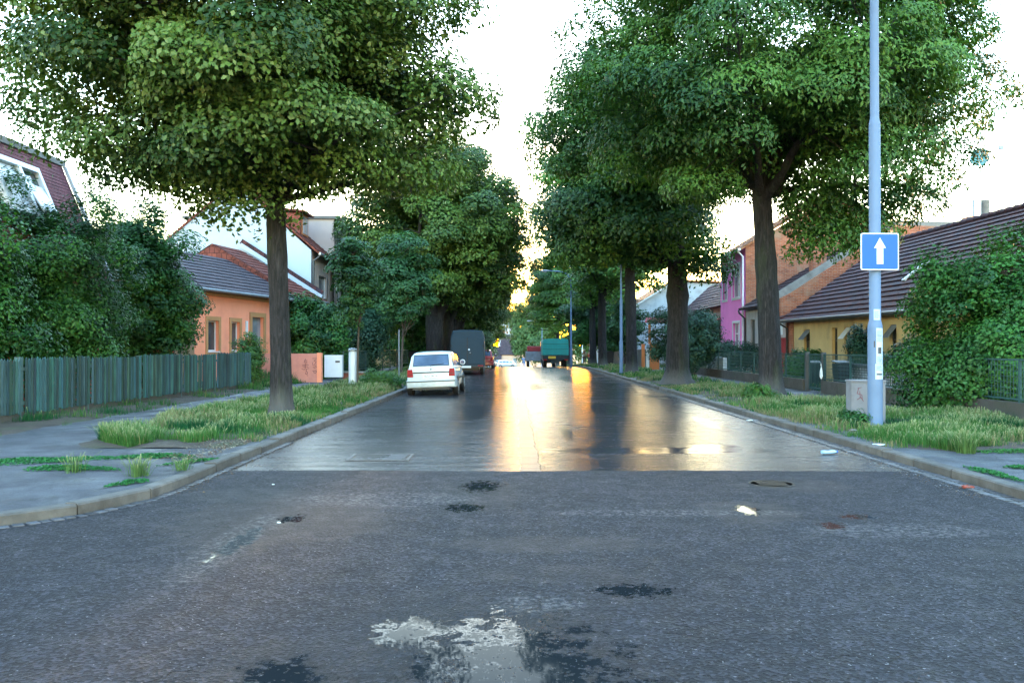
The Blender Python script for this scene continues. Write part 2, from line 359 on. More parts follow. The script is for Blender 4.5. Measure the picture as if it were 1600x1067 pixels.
def carM(name, col, coat=.8, rough=.35, dirt=None):
    m, n, b = new_mat(name)
    c = ramp(n, noise(n, texco(n, 'Object'), 3, 5), [(.3, tuple(x*.93 for x in col)), (.7, col)])
    if dirt:
        sp = n.nodes.new('ShaderNodeSeparateXYZ'); lnk(n, texco(n, 'Object'), sp.inputs[0])
        z = mth(n, 'ADD', sp.outputs[2], mth(n, 'MULTIPLY', noise(n, texco(n, 'Object'), 7, 6, .7), -.35))
        c = mixc(n, ramp(n, z, [(.12, .55), (.4, 0.0)]), c, dirt)
    lnk(n, c, b.inputs['Base Color']); b.inputs['Roughness'].default_value = rough
    b.inputs['Coat Weight'].default_value = coat; b.inputs['Coat Roughness'].default_value = .06; b.inputs['Specular IOR Level'].default_value = .3
    return m
MT['car_white'] = carM('car_white', (.62, .71, .80), dirt=(.20, .18, .16))
MT['van_slate'] = carM('van_slate', (.022, .044, .064), .0, .65, dirt=(.07, .065, .06))
MT['car_red'] = carM('car_red', (.45, .06, .07))
MT['car_silver'] = carM('car_silver', (.55, .58, .63))
MT['truck_cab'] = carM('truck_cab', (.16, .22, .34), .4)
MT['tarp'] = M('tarp', (.010, .33, .33), .6, .15, 1.5, 12, .5, .03, stretch=(1, 1, .4))
MT['truck_dark'] = M('truck_dark', (.015, .030, .038), .7, .3, 3, 40, .2, .005)
MT['truck_grey'] = M('truck_grey', (.22, .24, .28), .7, .2, 3, 40, .2, .005)
MT['lamp_red'] = carM('lamp_red', (.28, .001, .010), .0, .5)
MT['lamp_clear'] = carM('lamp_clear', (.65, .63, .6), .9, .2)
MT['plate'] = M('plate', (.70, .72, .74), .5, .04, 5, 30, 0, .001)
MT['plate_yellow'] = M('plate_yellow', (.65, .45, .05), .5, .04, 5, 30, 0, .001)
MT['dish_blue'] = M('dish_blue', (.20, .50, .58), .5, .05, 5, 30, 0, .001)
MT['bottle_blue'] = M('bottle_blue', (.30, .50, .75), .25, .2, 9, 40, .1, .003)
MT['litter'] = M('litter', (.62, .66, .68), .6, .2, 14, 40, .3, .005)
MT['stone'] = M('stone', (.14, .12, .11), .85, .3, 8, 60, .5, .01)

# ------------------------------------------------------------------ objects
def tagp(o, label=None, cat=None, group=None, kind=None):
    if label: o['label'] = label
    if cat: o['category'] = cat
    if group: o['group'] = group
    if kind: o['kind'] = kind
    return o
def thing(name, label, cat, loc=(0, 0, 0), group=None, rz=0):
    o = bpy.data.objects.new(name, None); COL.objects.link(o); o.location = loc; o.rotation_euler = (0, 0, rz)
    o.empty_display_size = .3
    return tagp(o, label, cat, group)
def copy_tree(o, parent=None):
    c = o.copy(); COL.objects.link(c); c.parent = parent
    for ch in o.children: copy_tree(ch, c)
    return c

class MB:
    def __init__(s): s.v = []; s.f = []; s.m = []; s.c = []; s.cur = 0; s.col = (1, 1, 1)
    def add(s, vs, fs):
        k = len(s.v); s.v += [tuple(p) for p in vs]
        s.c += [s.col]*len(vs)
        for f in fs: s.f.append(tuple(i+k for i in f)); s.m.append(s.cur)
    def poly(s, *p): s.add(p, [tuple(range(len(p)))])
    def box(s, x0, x1, y0, y1, z0, z1):
        vs = [(x, y, z) for z in (z0, z1) for y in (y0, y1) for x in (x0, x1)]
        s.add(vs, [(0, 2, 3, 1), (4, 5, 7, 6), (0, 1, 5, 4), (2, 6, 7, 3), (0, 4, 6, 2), (1, 3, 7, 5)])
    def obox(s, c, size, u=(1, 0, 0), v=(0, 1, 0)):
        c = Vector(c); u = Vector(u).normalized(); v = Vector(v).normalized(); w_ = u.cross(v)
        a, b, h = size[0]/2, size[1]/2, size[2]/2
        vs = [c+u*(x*a)+v*(y*b)+w_*(z*h) for z in (-1, 1) for y in (-1, 1) for x in (-1, 1)]
        s.add(vs, [(0, 2, 3, 1), (4, 5, 7, 6), (0, 1, 5, 4), (2, 6, 7, 3), (0, 4, 6, 2), (1, 3, 7, 5)])
    def bar(s, a, b, w_, h, up=(0, 0, 1)):
        a = Vector(a); b = Vector(b); u = (b-a); L = u.length; u.normalize(); v = Vector(up).cross(u)
        if v.length < 1e-4: v = Vector((0, 1, 0)).cross(u)
        s.obox((a+b)/2, (L, w_, h), u, v)
    def prism(s, pts, ext):
        """pts closed loop in 3D, ext = extrusion vector"""
        n = len(pts); e = Vector(ext); P = [Vector(p) for p in pts]; Q = [p+e for p in P]
        s.add(P+Q, [tuple(reversed(range(n))), tuple(range(n, 2*n))]+[(i, (i+1) % n, n+(i+1) % n, n+i) for i in range(n)])
    def tube(s, pts, rad, n=8, caps=True, ph=0.0):
        pts = [Vector(p) for p in pts]
        if isinstance(rad, (int, float)): rad = [rad]*len(pts)
        k = len(s.v); ref = None
        for i, p in enumerate(pts):
            t = (pts[min(i+1, len(pts)-1)]-pts[max(i-1, 0)])
            if t.length < 1e-9: t = Vector((0, 0, 1))
            t.normalize()
            if ref is None:
                ref = Vector((1, 0, 0)) if abs(t.x) < .9 else Vector((0, 1, 0))
            a = (ref-t*ref.dot(t)).normalized(); b = t.cross(a); ref = a
            r = rad[i]
            for j in range(n):
                th = 2*PI*j/n+ph
                s.v.append(tuple(p+a*(r*math.cos(th))+b*(r*math.sin(th)))); s.c.append(s.col)
        for i in range(len(pts)-1):
            for j in range(n):
                q = k+i*n; s.f.append((q+j, q+(j+1) % n, q+n+(j+1) % n, q+n+j)); s.m.append(s.cur)
        if caps:
            s.f.append(tuple(reversed(range(k, k+n)))); s.m.append(s.cur)
            q = k+(len(pts)-1)*n; s.f.append(tuple(range(q, q+n))); s.m.append(s.cur)
    def lathe(s, prof, c, n=24):
        s.tube([(c[0], c[1], c[2]+z) for r, z in prof], [r for r, z in prof], n)
    def build(s, name, mat, parent=None, off=(0, 0, 0), smooth=False, bevel=0, angle=40):
        me = bpy.data.meshes.new(name)
        V = np.array(s.v, dtype=float)-np.array(off, dtype=float)
        me.from_pydata(V.tolist(), [], s.f)
        mats = mat if isinstance(mat, (list, tuple)) else [mat]
        for x in mats: me.materials.append(MT[x] if isinstance(x, str) else x)
        if len(mats) > 1: me.polygons.foreach_set('material_index', s.m)
        if any(c != (1, 1, 1) for c in s.c):
            pass
        ca = me.color_attributes.new('Col', 'FLOAT_COLOR', 'POINT')
        C4 = np.ones((len(s.v), 4)); C4[:, :3] = np.array(s.c); ca.data.foreach_set('color', C4.ravel())
        me.update()
        uvl = me.uv_layers.new(name='UVMap'); uv = np.zeros((len(me.loops), 2))
        for p in me.polygons:
            nn = p.normal
            u = Vector((-nn.y, nn.x, 0))
            if u.length < .05: u = Vector((1, 0, 0))
            u.normalize(); v = nn.cross(u)
            for li in p.loop_indices:
                q = Vector(s.v[me.loops[li].vertex_index]); uv[li] = (q.dot(u), q.dot(v))
        uvl.data.foreach_set('uv', uv.ravel())
        if smooth:
            me.polygons.foreach_set('use_smooth', [True]*len(me.polygons))
            try: me.set_sharp_from_angle(angle=math.radians(angle))
            except Exception: pass
        o = bpy.data.objects.new(name, me); COL.objects.link(o)
        if parent is not None: o.parent = parent
        else: o.location = off
        if bevel:
            b = o.modifiers.new('bevel', 'BEVEL'); b.width = bevel; b.segments = 2; b.limit_method = 'ANGLE'; b.angle_limit = math.radians(40)
        return o
def struct(o): o['kind'] = 'structure'; return o

def text_mesh(mb, txt, size, org, u, v, depth=.0):
    """flat lettering laid on plane org + x*u + y*v"""
    cu = bpy.data.curves.new('t', 'FONT'); cu.body = txt; cu.size = size; cu.align_x = 'CENTER'; cu.align_y = 'CENTER'
    o = bpy.data.objects.new('t', cu); COL.objects.link(o)
    dg = bpy.context.evaluated_depsgraph_get(); me = bpy.data.meshes.new_from_object(o.evaluated_get(dg))
    org = Vector(org); u = Vector(u); v = Vector(v)
    vs = [org+u*p.co.x+v*p.co.y for p in me.vertices]
    mb.add(vs, [tuple(p.vertices) for p in me.polygons])
    bpy.data.objects.remove(o); bpy.data.curves.remove(cu); bpy.data.meshes.remove(me)
# ================================================================== SETTING
XL, XR = -3.87, 5.42           # kerb lines of the street
YR = 10.95                      # where the wet street meets the junction
def np_mesh(name, V, Fc, mat, col=None, parent=None, off=(0, 0, 0), uv=None):
    """V (N,3), Fc (M,4) or (M,3) arrays"""
    me = bpy.data.meshes.new(name); V = V-np.array(off)
    me.vertices.add(len(V)); me.vertices.foreach_set('co', V.astype(np.float32).ravel())
    k = Fc.shape[1]
    me.loops.add(Fc.size); me.loops.foreach_set('vertex_index', Fc.astype(np.int32).ravel())
    me.polygons.add(len(Fc)); me.polygons.foreach_set('loop_start', np.arange(0, Fc.size, k, dtype=np.int32))
    if isinstance(mat, str): mat = MT[mat]
    me.materials.append(mat)
    if col is not None:
        ca = me.color_attributes.new('Col', 'FLOAT_COLOR', 'POINT')
        C4 = np.ones((len(V), 4), dtype=np.float32); C4[:, :3] = col; ca.data.foreach_set('color', C4.ravel())
    me.update(calc_edges=True)
    o = bpy.data.objects.new(name, me); COL.objects.link(o)
    if parent is not None: o.parent = parent
    else: o.location = off
    return o

def sheet(name, x0, x1, ys, mat, dz, kind='structure', nx=1):
    xs = np.linspace(x0, x1, nx+1); ys = np.array(ys, float)
    X, Y = np.meshgrid(xs, ys); Z = gzn(Y)+dz
    V = np.stack([X.ravel(), Y.ravel(), Z.ravel()], 1)
    n = nx+1; q = []
    for j in range(len(ys)-1):
        for i in range(nx): q.append((j*n+i, j*n+i+1, (j+1)*n+i+1, (j+1)*n+i))
    o = np_mesh(name, V, np.array(q), mat); o['kind'] = kind; return o
YS = [55+i*2.5 for i in range(11)]
sheet('ground', -1500, 1500, [-400, -60, 55]+YS[1:]+[120, 230, 900, 2500], 'ground', -.08)
sheet('road', XL-.02, XR+.02, [YR-.1]+[20, 30, 40, 55]+YS[1:]+[100, 130, 160, 198], 'asphalt_wet', 0.0)
sheet('cross_street', -120, 120, [197.9, 206], 'asphalt_wet', 0.0)

def path_left():     # kerb line from the side street round the corner and up the street
    R = 2.3; cx, cy = XL-R, 9.3
    p = [(-60, cy-R), (-30, cy-R), (-12, cy-R)]
    for i in range(9):
        a = -PI/2+i*PI/16; p.append((cx+R*math.cos(a), cy+R*math.sin(a)))
    return p
def path_right():
    R = 3.0; cx, cy = XR+R, 8.6
    p = [(60, cy-R), (30, cy-R), (14, cy-R)]
    for i in range(9):
        a = -PI/2-i*PI/16; p.append((cx+R*math.cos(a), cy+R*math.sin(a)))
    return p
PL, PR = path_left(), path_right()
# junction asphalt: a thin overlay with its own edge where it meets the street
mb = MB()
_r = random.Random(44); front = [(XL, YR)]+[(XL+.12+i*.1, YR+.035*math.sin(i*.13)+_r.uniform(-.018, .018)) for i in range(91)]+[(XR, YR)]
loop = [(-60, -25)]+[(60, -25)]+PR+front[::-1]+PL[::-1]
mb.prism([(x, y, .014) for x, y in loop], (0, 0, -.06))
struct(mb.build('junction', 'asphalt_junction'))

# raised pavements either side
def paved(name, pth, xe, sgn):
    m = MB(); off = .17*sgn
    line = [(x, y) for x, y in pth]
    # inner edge of kerb
    inner = []
    for i, (x, y) in enumerate(line):
        a = Vector(line[max(i-1, 0)]); b = Vector(line[min(i+1, len(line)-1)]); t = (b-a).normalized()
        nrm = Vector((-t.y, t.x)) if sgn < 0 else Vector((t.y, -t.x))
        inner.append((x+nrm.x*.16, y+nrm.y*.16))
    yy = [15, 25, 40, 55]+YS[1:]+[100, 150, 197]
    xk = (XL-.16) if sgn < 0 else (XR+.16)
    pts = inner+[(xk, y) for y in yy]
    far = [(xe, 197)]+[(xe, y) for y in yy[::-1][1:]]+[(xe, inner[0][1])]
    # strips: build as quads across y for y>corner, polygon for corner
    cor = [(x, y, .115) for x, y in inner]
    ytop = inner[-1][1]
    m.poly(*(cor+[(xe, ytop, .115)] if sgn < 0 else (cor+[(xe, ytop, .115)])[::-1]))
    ys = [ytop]+[y for y in yy if y > ytop]
    for a, b in zip(ys[:-1], ys[1:]):
        q = [(xk, a, gz(a)+.115), (xk, b, gz(b)+.115), (xe, b, gz(b)+.115), (xe, a, gz(a)+.115)]
        m.poly(*(q if sgn < 0 else q[::-1]))
    return struct(m.build(name, 'pavement')), inner
pv, innerL = paved('pavement', PL, -60, -1)
pv2, innerR = paved('pavement', PR, 60, 1)

# kerb stones
def kerb(pth, sgn, y_end=196):
    m = MB(); pts = [Vector((x, y)) for x, y in pth]
    xk = XL if sgn < 0 else XR
    y = pts[-1].y
    while y < y_end:
        y += 1.0; pts.append(Vector((xk+(.12*math.exp(-((y-24)/3)**2)*0), y)))
    # walk by arc length
    seg = []; s = 0.0
    acc = [0]
    for a, b in zip(pts[:-1], pts[1:]): acc.append(acc[-1]+(b-a).length)
    def at(t):
        for i in range(len(pts)-1):
            if acc[i+1] >= t:
                f = (t-acc[i])/(acc[i+1]-acc[i]); return pts[i].lerp(pts[i+1], f)
        return pts[-1]
    t = 40.0 if True else 0; total = acc[-1]
    rnd = random.Random(5 if sgn < 0 else 9)
    st = []
    while t < total-1:
        L = .95 if at(t).y < 60 else 3
        nsub = 1
        a = at(t); b = at(t+L-.02)
        # bend long stones around the corner
        st.append((a, b)); t += L
    for a, b in st:
        tt = (b-a).normalized(); nrm = Vector((-tt.y, tt.x)) if sgn < 0 else Vector((tt.y, -tt.x))
        dz = rnd.uniform(-.012, .012); dx = rnd.uniform(-.012, .012); g = rnd.uniform(.7, 1.25)
        m.col = (g, g*.98, g*.96)
        za, zb = gz(a.y), gz(b.y); h = .128+dz
        P = [(a+nrm*dx), (b+nrm*dx), (b+nrm*(.165+dx)), (a+nrm*(.165+dx))]
        zz = [za, zb, zb, za]; c = .018
        ins = [P[0]+nrm*c, P[1]+nrm*c, P[2], P[3]]
        vs = [(p.x, p.y, z-.1) for p, z in zip(P, zz)]+[(p.x, p.y, z+h-c) for p, z in zip(P, zz)]+[(p.x, p.y, z+h) for p, z in zip(ins, zz)]
        fs = [(0, 1, 5, 4), (1, 2, 6, 5), (2, 3, 7, 6), (3, 0, 4, 7), (4, 5, 9, 8), (5, 6, 10, 9), (6, 7, 11, 10), (7, 4, 8, 11), (8, 9, 10, 11)]
        if sgn > 0: fs = [f[::-1] for f in fs]
        m.add(vs, fs)
    o = struct(m.build('kerb', 'kerb')); 
    # row of small setts along its foot near the corner
    g = MB(); t = 40.0
    while t < total-1:
        a = at(t)
        lim = 14 if sgn < 0 else 60
        if a.y > lim: break
        L = rnd.uniform(.09, .13); b = at(t+L-.012); tt = (b-a).normalized(); nrm = Vector((-tt.y, tt.x)) if sgn < 0 else Vector((tt.y, -tt.x))
        rows = 1 if sgn < 0 else 2
        for r in range(rows):
            q = rnd.uniform(.6, 1.5); g.col = (q, q, q*1.03)
            o1 = -.01-r*.125; o2 = o1-.11+rnd.uniform(-.01, .01); top = .022+rnd.uniform(-.004, .006)+gz(a.y)
            P = [a+nrm*o1, b+nrm*o1, b+nrm*o2, a+nrm*o2]
            c0 = (P[0]+P[2])/2; T = [c0+(p-c0)*.86 for p in P]
            g.add([(p.x, p.y, gz(a.y)-.03) for p in P]+[(p.x, p.y, top) for p in T], [(0, 1, 5, 4), (1, 2, 6, 5), (2, 3, 7, 6), (3, 0, 4, 7), (4, 5, 6, 7)])
        t += L
    struct(g.build('gutter', 'sett'))
kerb(PL, -1); kerb(PR, 1)

# bare soil under the verges, uneven edges, laid just over the pavement
def soil(name, x0f, x1f, y0, y1, step, dz, seed):
    r = random.Random(seed); L, R_ = [], []
    y = y0
    while y <= y1:
        L.append((x0f(y)+r.uniform(-.09, .09), y)); R_.append((x1f(y)+r.uniform(-.05, .05), y)); y += step*(1 if y < 30 else 3)
    n = len(L); nx = 8; V = []; Fq = []
    for i in range(n):
        for k in range(nx+1):
            f = k/nx; x = L[i][0]*(1-f)+R_[i][0]*f
            bulge = .0 if k in (0, nx) else .03*math.sin(f*PI)+r.uniform(-.01, .02)
            sk = -.030 if (i == 0 or k in (0, nx)) else (-.008+.018*math.sin(x*7+L[i][1]*5) if (i == 1 or k == 1) else 0)
            V.append((x, L[i][1], gz(L[i][1])+.115+dz+bulge+sk))
    for i in range(n-1):
        for k in range(nx): a = i*(nx+1)+k; Fq.append((a, a+1, a+nx+2, a+nx+1))
    o = np_mesh(name, np.array(V), np.array(Fq), 'soil'); o['kind'] = 'structure'
soil('verge', lambda y: -7.25+(.8*math.exp(-(y-12.2)/.7) if y < 15 else 0), lambda y: XL-.19, 12.5, 190, .35, .006, 1)
soil('verge', lambda y: -60 if y > 31.5 else -10.6, lambda y: -8.75, 10.5, 190, .35, .006, 2)
soil('verge', lambda y: XR+.19, lambda y: 8.55 if y > 19.5 else 10.2, 12.1, 190, .35, .006, 3)
soil('verge', lambda y: 9.95, lambda y: 60, 13.0, 190, .8, .006, 4)

# ------------------------------------------------------------------ grass
def blades(pts, h, wd, cols, lean=.35, heads=None, seed=1):
    """one bent strip per blade (2 quads), optional seed head"""
    r = np.random.default_rng(seed); N = len(pts)
    az = r.uniform(0, 2*PI, N); la = np.abs(r.normal(0, lean, N))*h
    ld = np.stack([np.cos(az), np.sin(az)], 1)*la[:, None]
    wa = az+PI/2+r.normal(0, .6, N); wv = np.stack([np.cos(wa), np.sin(wa)], 1)*(wd/2)[:, None]
    P = pts; z0 = P[:, 2]
    V = np.zeros((N, 6, 3))
    V[:, 0, :2] = P[:, :2]-wv; V[:, 1, :2] = P[:, :2]+wv; V[:, 0, 2] = V[:, 1, 2] = z0-.01
    mid = P[:, :2]+ld*.35
    V[:, 2, :2] = mid+wv*.8; V[:, 3, :2] = mid-wv*.8; V[:, 2, 2] = V[:, 3, 2] = z0+h*.6
    tip = P[:, :2]+ld
    hh = np.where(heads, 1.0, .12) if heads is not None else np.full(N, .12)
    hw = wv*hh[:, None]*np.where(heads, 1.35, 1)[:, None] if heads is not None else wv*.12
    V[:, 4, :2] = tip+hw; V[:, 5, :2] = tip-hw; V[:, 4, 2] = V[:, 5, 2] = z0+h
    base = np.arange(N)[:, None]*6
    Fq = np.concatenate([base+np.array([[0, 1, 2, 3]]), base+np.array([[3, 2, 4, 5]])])
    C = np.repeat(cols[:, None, :], 6, 1)
    if heads is not None:
        pale = np.array([.27, .31, .16]); hm = heads[:, None, None]
        C[:, 4:, :] = np.where(hm, pale*r.uniform(.7, 1.15, N)[:, None, None], C[:, 4:, :]*1.15)
    return V.reshape(-1, 3), Fq, C.reshape(-1, 3)

def vnoise(x, y, s, seed):
    r = np.random.default_rng(seed); G = r.uniform(0, 1, (64, 64))
    x = x/s; y = y/s; xi = np.floor(x).astype(int); yi = np.floor(y).astype(int); fx = x-xi; fy = y-yi
    fx = fx*fx*(3-2*fx); fy = fy*fy*(3-2*fy)
    g = lambda i, j: G[i % 64, j % 64]
    return (g(xi, yi)*(1-fx)+g(xi+1, yi)*fx)*(1-fy)+(g(xi, yi+1)*(1-fx)+g(xi+1, yi+1)*fx)*fy

def grass_field(name, label, x0, x1, y0, y1, n, hmax, seed, mask=None, pal=0, heads=.2, ypow=2.2):
    r = np.random.default_rng(seed)
    u = r.uniform(0, 1, n)
    if y1 > y0*1.5:                                   # thinner with distance
        a = 1-ypow; y = (y0**a+u*(y1**a-y0**a))**(1/a)
    else: y = y0+u*(y1-y0)
    x = r.uniform(x0, x1, n)
    d1 = vnoise(x, y, .7, seed+1); d2 = vnoise(x, y, 2.2, seed+2); d3 = vnoise(x, y, .25, seed+3)
    dens = .45*d1+.35*d2+.2*d3
    keep = r.uniform(0, 1, n) < np.clip((dens-.34)*3.4, .05, 1)
    if mask is not None: keep &= mask(x, y, r)
    x, y, d1, d2, d3, dens = [q[keep] for q in (x, y, d1, d2, d3, dens)]; N = len(x)
    z = gzn(y)+.12
    h = hmax*(.15+1.15*np.clip(dens-.15, 0, 1))*r.uniform(.35, 1.3, N)
    edge = np.minimum(x-x0, x1-x)/(.5); h *= np.clip(.35+edge*.6, .3, 1)
    for (tx, ty, tr) in ((-5.12, 18.2, 1.1), (7.55, 24.5, 1.3), (6.83, 15.75, .8), (6.45, 33.2, 2.2), (6.6, 47, 1.5)):
        h *= np.clip(np.hypot(x-tx, (y-ty)*.6)/tr, .25, 1)
    wd = .0065+.0006*np.maximum(y-10, 0); wd = np.minimum(wd, .05)*r.uniform(.6, 1.3, N)
    gA = np.array([.026, .105, .022]); gB = np.array([.085, .185, .045]); st = np.array([.22, .19, .10]); dk = np.array([.012, .065, .022])
    t = np.clip(d2*1.3-.2+r.normal(0, .18, N), 0, 1)[:, None]
    C = gA*(1-t)+gB*t
    straw = (r.uniform(0, 1, N) < np.clip((vnoise(x, y, 1.3, seed+9)-.35)*1.2+.45*np.exp(-np.minimum(np.abs(x-XL), np.abs(x-XR))/.35), .05, .8))[:, None]
    C = np.where(straw, st, C)
    dkm = (vnoise(x, y, .9, seed+12) > .72)[:, None]; C = np.where(dkm, dk*1.3, C)
    C = C*r.uniform(.75, 1.25, N)[:, None]
    hd = (r.uniform(0, 1, N) < heads) & (h > hmax*.5)
    V, Fq, C = blades(np.stack([x, y, z], 1), h, wd, C, .38, hd, seed+5)
    o = np_mesh(name, V, Fq, 'grass', C); o['kind'] = 'stuff'; o['label'] = label
    return o
def lmask(x, y, r):
    m = (x > (-7.2+1.9*np.exp(-(y-12.3)/1.2)+.25*np.sin(y*1.3))) & (y > 12.2+1.3*vnoise(x, y*.3, .5, 91))
    bare = (x > -4.9) & (y < 17) & (vnoise(x, y, .8, 77) > .35)
    thin = r.uniform(0, 1, len(x)) < .25
    return m & (~bare | thin)
def rmask(x, y, r):
    far = x < np.where(y > 19.5, 8.55, 10.3)
    lo = y > 12.0+.9*vnoise(x, y*.3, .5, 92)
    path = ~((x > 8.5) & (x < 9.95) & (y > 20))
    bare = (x < 6.3) & (vnoise(x, y, .9, 78) > .55)
    return far & lo & (~bare | (r.uniform(0, 1, len(x)) < .25))
grass_field('grass', 'tall seeding grass on the left verge between kerb and path', -7.35, XL-.22, 12.2, 120, 190000, .34, 11, lmask, heads=.28)
grass_field('grass', 'long grass on the right verge round the sign pole', XR+.2, 10.2, 12.0, 120, 200000, .27, 23, rmask, heads=.22)
def fmask(x, y, r): return (vnoise(x, y, .9, 55) > .42)
grass_field('grass', 'patchy weeds at the foot of the green picket fence', -10.25, -8.7, 10.5, 34, 26000, .38, 31, fmask, heads=.08)
grass_field('grass', 'garden grass behind the right hand fence', 10.35, 13.0, 14, 70, 20000, .45, 37, None, heads=.1)
grass_field('grass', 'rough grass rising before the salmon garden wall', -12, -8.8, 31, 60, 22000, .6, 41, None, heads=.1)

# low mats of weeds growing through the cracked pavement
def weed_mat(label, cx, cy, rx, ry, n, seed, hh=.07, ang=0, col=(.035, .15, .045), group='weed mats on the pavement'):
    r = np.random.default_rng(seed)
    a = r.uniform(0, 2*PI, n); q = np.sqrt(r.uniform(0, 1, n))
    lob = 1+.25*np.sin(3*a+seed)+.18*np.sin(7*a+2*seed)
    X = q*lob*rx*np.cos(a); Y = q*lob*ry*np.sin(a)
    x = cx+X*math.cos(ang)-Y*math.sin(ang); y = cy+X*math.sin(ang)+Y*math.cos(ang)
    h = hh*(1.15-q*.7)*r.uniform(.4, 1.2, n)
    c = np.array(col)*r.uniform(.6, 1.5, n)[:, None]
    P = np.stack([x, y, gzn(y)+.118+h*.5], 1)
    V, Fq, C = leaf_quads(P, r.normal(0, .5, (n, 3))+np.array([0, 0, 1]), np.full(n, .035)*r.uniform(.6, 1.3, n), np.repeat(c, 1, 0), r)
    o = np_mesh('weeds', V, Fq, 'grass', C, off=(cx, cy, .115)); tagp(o, label, 'weeds', group); return o

def leaf_quads(P, Nrm, size, cols, r, asp=.62, fold=.25, droop=.5):
    N = len(P); Nn = Nrm/np.maximum(np.linalg.norm(Nrm, axis=1, keepdims=True), 1e-6)
    rv = r.normal(0, 1, (N, 3)); rv[:, 2] -= droop*1.6
    ax = rv-Nn*np.sum(rv*Nn, 1, keepdims=True); ax /= np.maximum(np.linalg.norm(ax, axis=1, keepdims=True), 1e-6)
    sd = np.cross(Nn, ax); s = size[:, None]
    V = np.zeros((N, 4, 3))
    V[:, 0] = P-ax*s*.5; V[:, 2] = P+ax*s*.5
    V[:, 1] = P+sd*s*asp*.5+Nn*s*fold*.4; V[:, 3] = P-sd*s*asp*.5+Nn*s*fold*.4
    Fq = np.arange(N*4).reshape(N, 4)
    C = np.repeat(cols[:, None, :], 4, 1).reshape(-1, 3)
    return V.reshape(-1, 3), Fq, C

# ------------------------------------------------------------------ trees
def lobe_factor(D, seed, amt):
    r = np.random.default_rng(seed); f = np.ones(len(D))
    for k in range(7):
        a = r.normal(0, 1, 3); a /= np.linalg.norm(a); f += amt*.5*np.sin((D@a)*r.uniform(2.5, 6)+r.uniform(0, 6))
    return f
def clump_centres(ell, n, seed, rmin, amt=.14, inner=.5, cut=None):
    """ell: list of (cx,cy,cz,rx,ry,rz,weight) in crown space"""
    r = np.random.default_rng(seed); out = []; tries = 0
    ws = np.array([e[6] for e in ell], float); ws /= ws.sum()
    while len(out) < n and tries < n*60:
        tries += 1
        e = ell[r.choice(len(ell), p=ws)]
        dd = r.normal(0, 1, 3); dd /= np.linalg.norm(dd)
        q = r.uniform(inner**2, 1)**.5 * lobe_factor(dd[None], seed+3, amt)[0]
        p = np.array(e[:3])+dd*np.array(e[3:6])*q
        if cut is not None and not cut(p): continue
        if out and np.min(np.linalg.norm(np.array(out)-p, axis=1)) < rmin*(.7+.3*tries/(n*60)): continue
        out.append(p)
    return np.array(out)
def crown_mesh(name, cc, rad, per, size, mat, seed, flower=0.0, asp=.62, droop=.5, flat=.72, brown=0.0, parent=None, off=(0, 0, 0), tuft=False):
    r = np.random.default_rng(seed); Ps, Ns, Ss, Cs = [], [], [], []
    ctr = cc.mean(0)
    for c in cc:
        rr = rad*r.uniform(.7, 1.25); m = int(per*(rr/rad)**2)
        dd = r.normal(0, 1, (m, 3)); dd /= np.linalg.norm(dd, axis=1, keepdims=True)
        # leaves sit towards the outer, upper side of each clump
        outw = c-ctr; outw = outw/(np.linalg.norm(outw)+1e-6)
        bias = dd@(outw*.35+np.array([0, 0, .40])); keep = (r.uniform(-.9, 1, m) < bias+.5) & (dd[:, 2] > (-.45 if tuft else -2)+r.normal(0, .2, m))
        dd = dd[keep]; m = len(dd)
        q = (r.uniform(.0, 1, m)**.40 if not tuft else np.clip(1-np.abs(r.normal(0, .20, m)), .1, 1))*lobe_factor(dd, int(r.integers(1e6)), .16 if not tuft else .10)*.95
        P = c+dd*rr*q[:, None]*np.array([1, 1, flat])
        Nn = dd*.6+np.array([0, 0, .50])+outw*.35+r.normal(0, .30, (m, 3))
        t = np.clip(r.uniform(.0, 1.0)+r.normal(0, .15, m), 0, 1)
        fl = np.where(r.uniform(0, 1, m) < flower*r.uniform(0, 2), r.uniform(.3, .8, m), 0)
        br = np.where(r.uniform(0, 1, m) < brown, r.uniform(.3, .9, m), 0)
        Ps.append(P); Ns.append(Nn); Ss.append(size*r.uniform(.65, 1.25, m)); Cs.append(np.stack([t, fl, br], 1))
    P = np.concatenate(Ps); Nn = np.concatenate(Ns); S = np.concatenate(Ss); C = np.concatenate(Cs)
    V, Fq, C = leaf_quads(P, Nn, S, C, r, asp, .25, droop)
    return np_mesh(name, V, Fq, mat, C, parent=parent, off=off)

def trunk_mesh(mb, base_r, fork_z, top_r, lean=(0, 0), flare=1.5, seed=1, bulges=()):
    r = random.Random(seed); pts, rad = [], []
    n = 14
    for i in range(n+1):
        t = i/n; z = -.1+(fork_z+.1)*t
        R = base_r+(top_r-base_r)*t**.8
        R *= 1+(flare-1)*math.exp(-max(z, 0)*4.5)+r.uniform(-.025, .025)
        for bz, ba in bulges: R *= 1+ba*math.exp(-((z-bz)/.25)**2)
        pts.append((lean[0]*t+.04*math.sin(3*t+seed), lean[1]*t+.03*math.cos(4*t+seed), z)); rad.append(R)
    k = len(mb.v); mb.tube(pts, rad, 22)
    for i in range(k, len(mb.v)):                       # ridges and roots
        x, y, z = mb.v[i]; j = (i-k)//22; cx, cy, _ = pts[min(j, n)]
        a = math.atan2(y-cy, x-cx)
        f = 1+.05*math.sin(5*a+seed+z*.4)+.03*math.sin(9*a+z)+.16*math.exp(-max(z, 0)*5)*math.sin(4*a+seed)
        mb.v[i] = (cx+(x-cx)*f, cy+(y-cy)*f, z)
    return Vector(pts[-1])
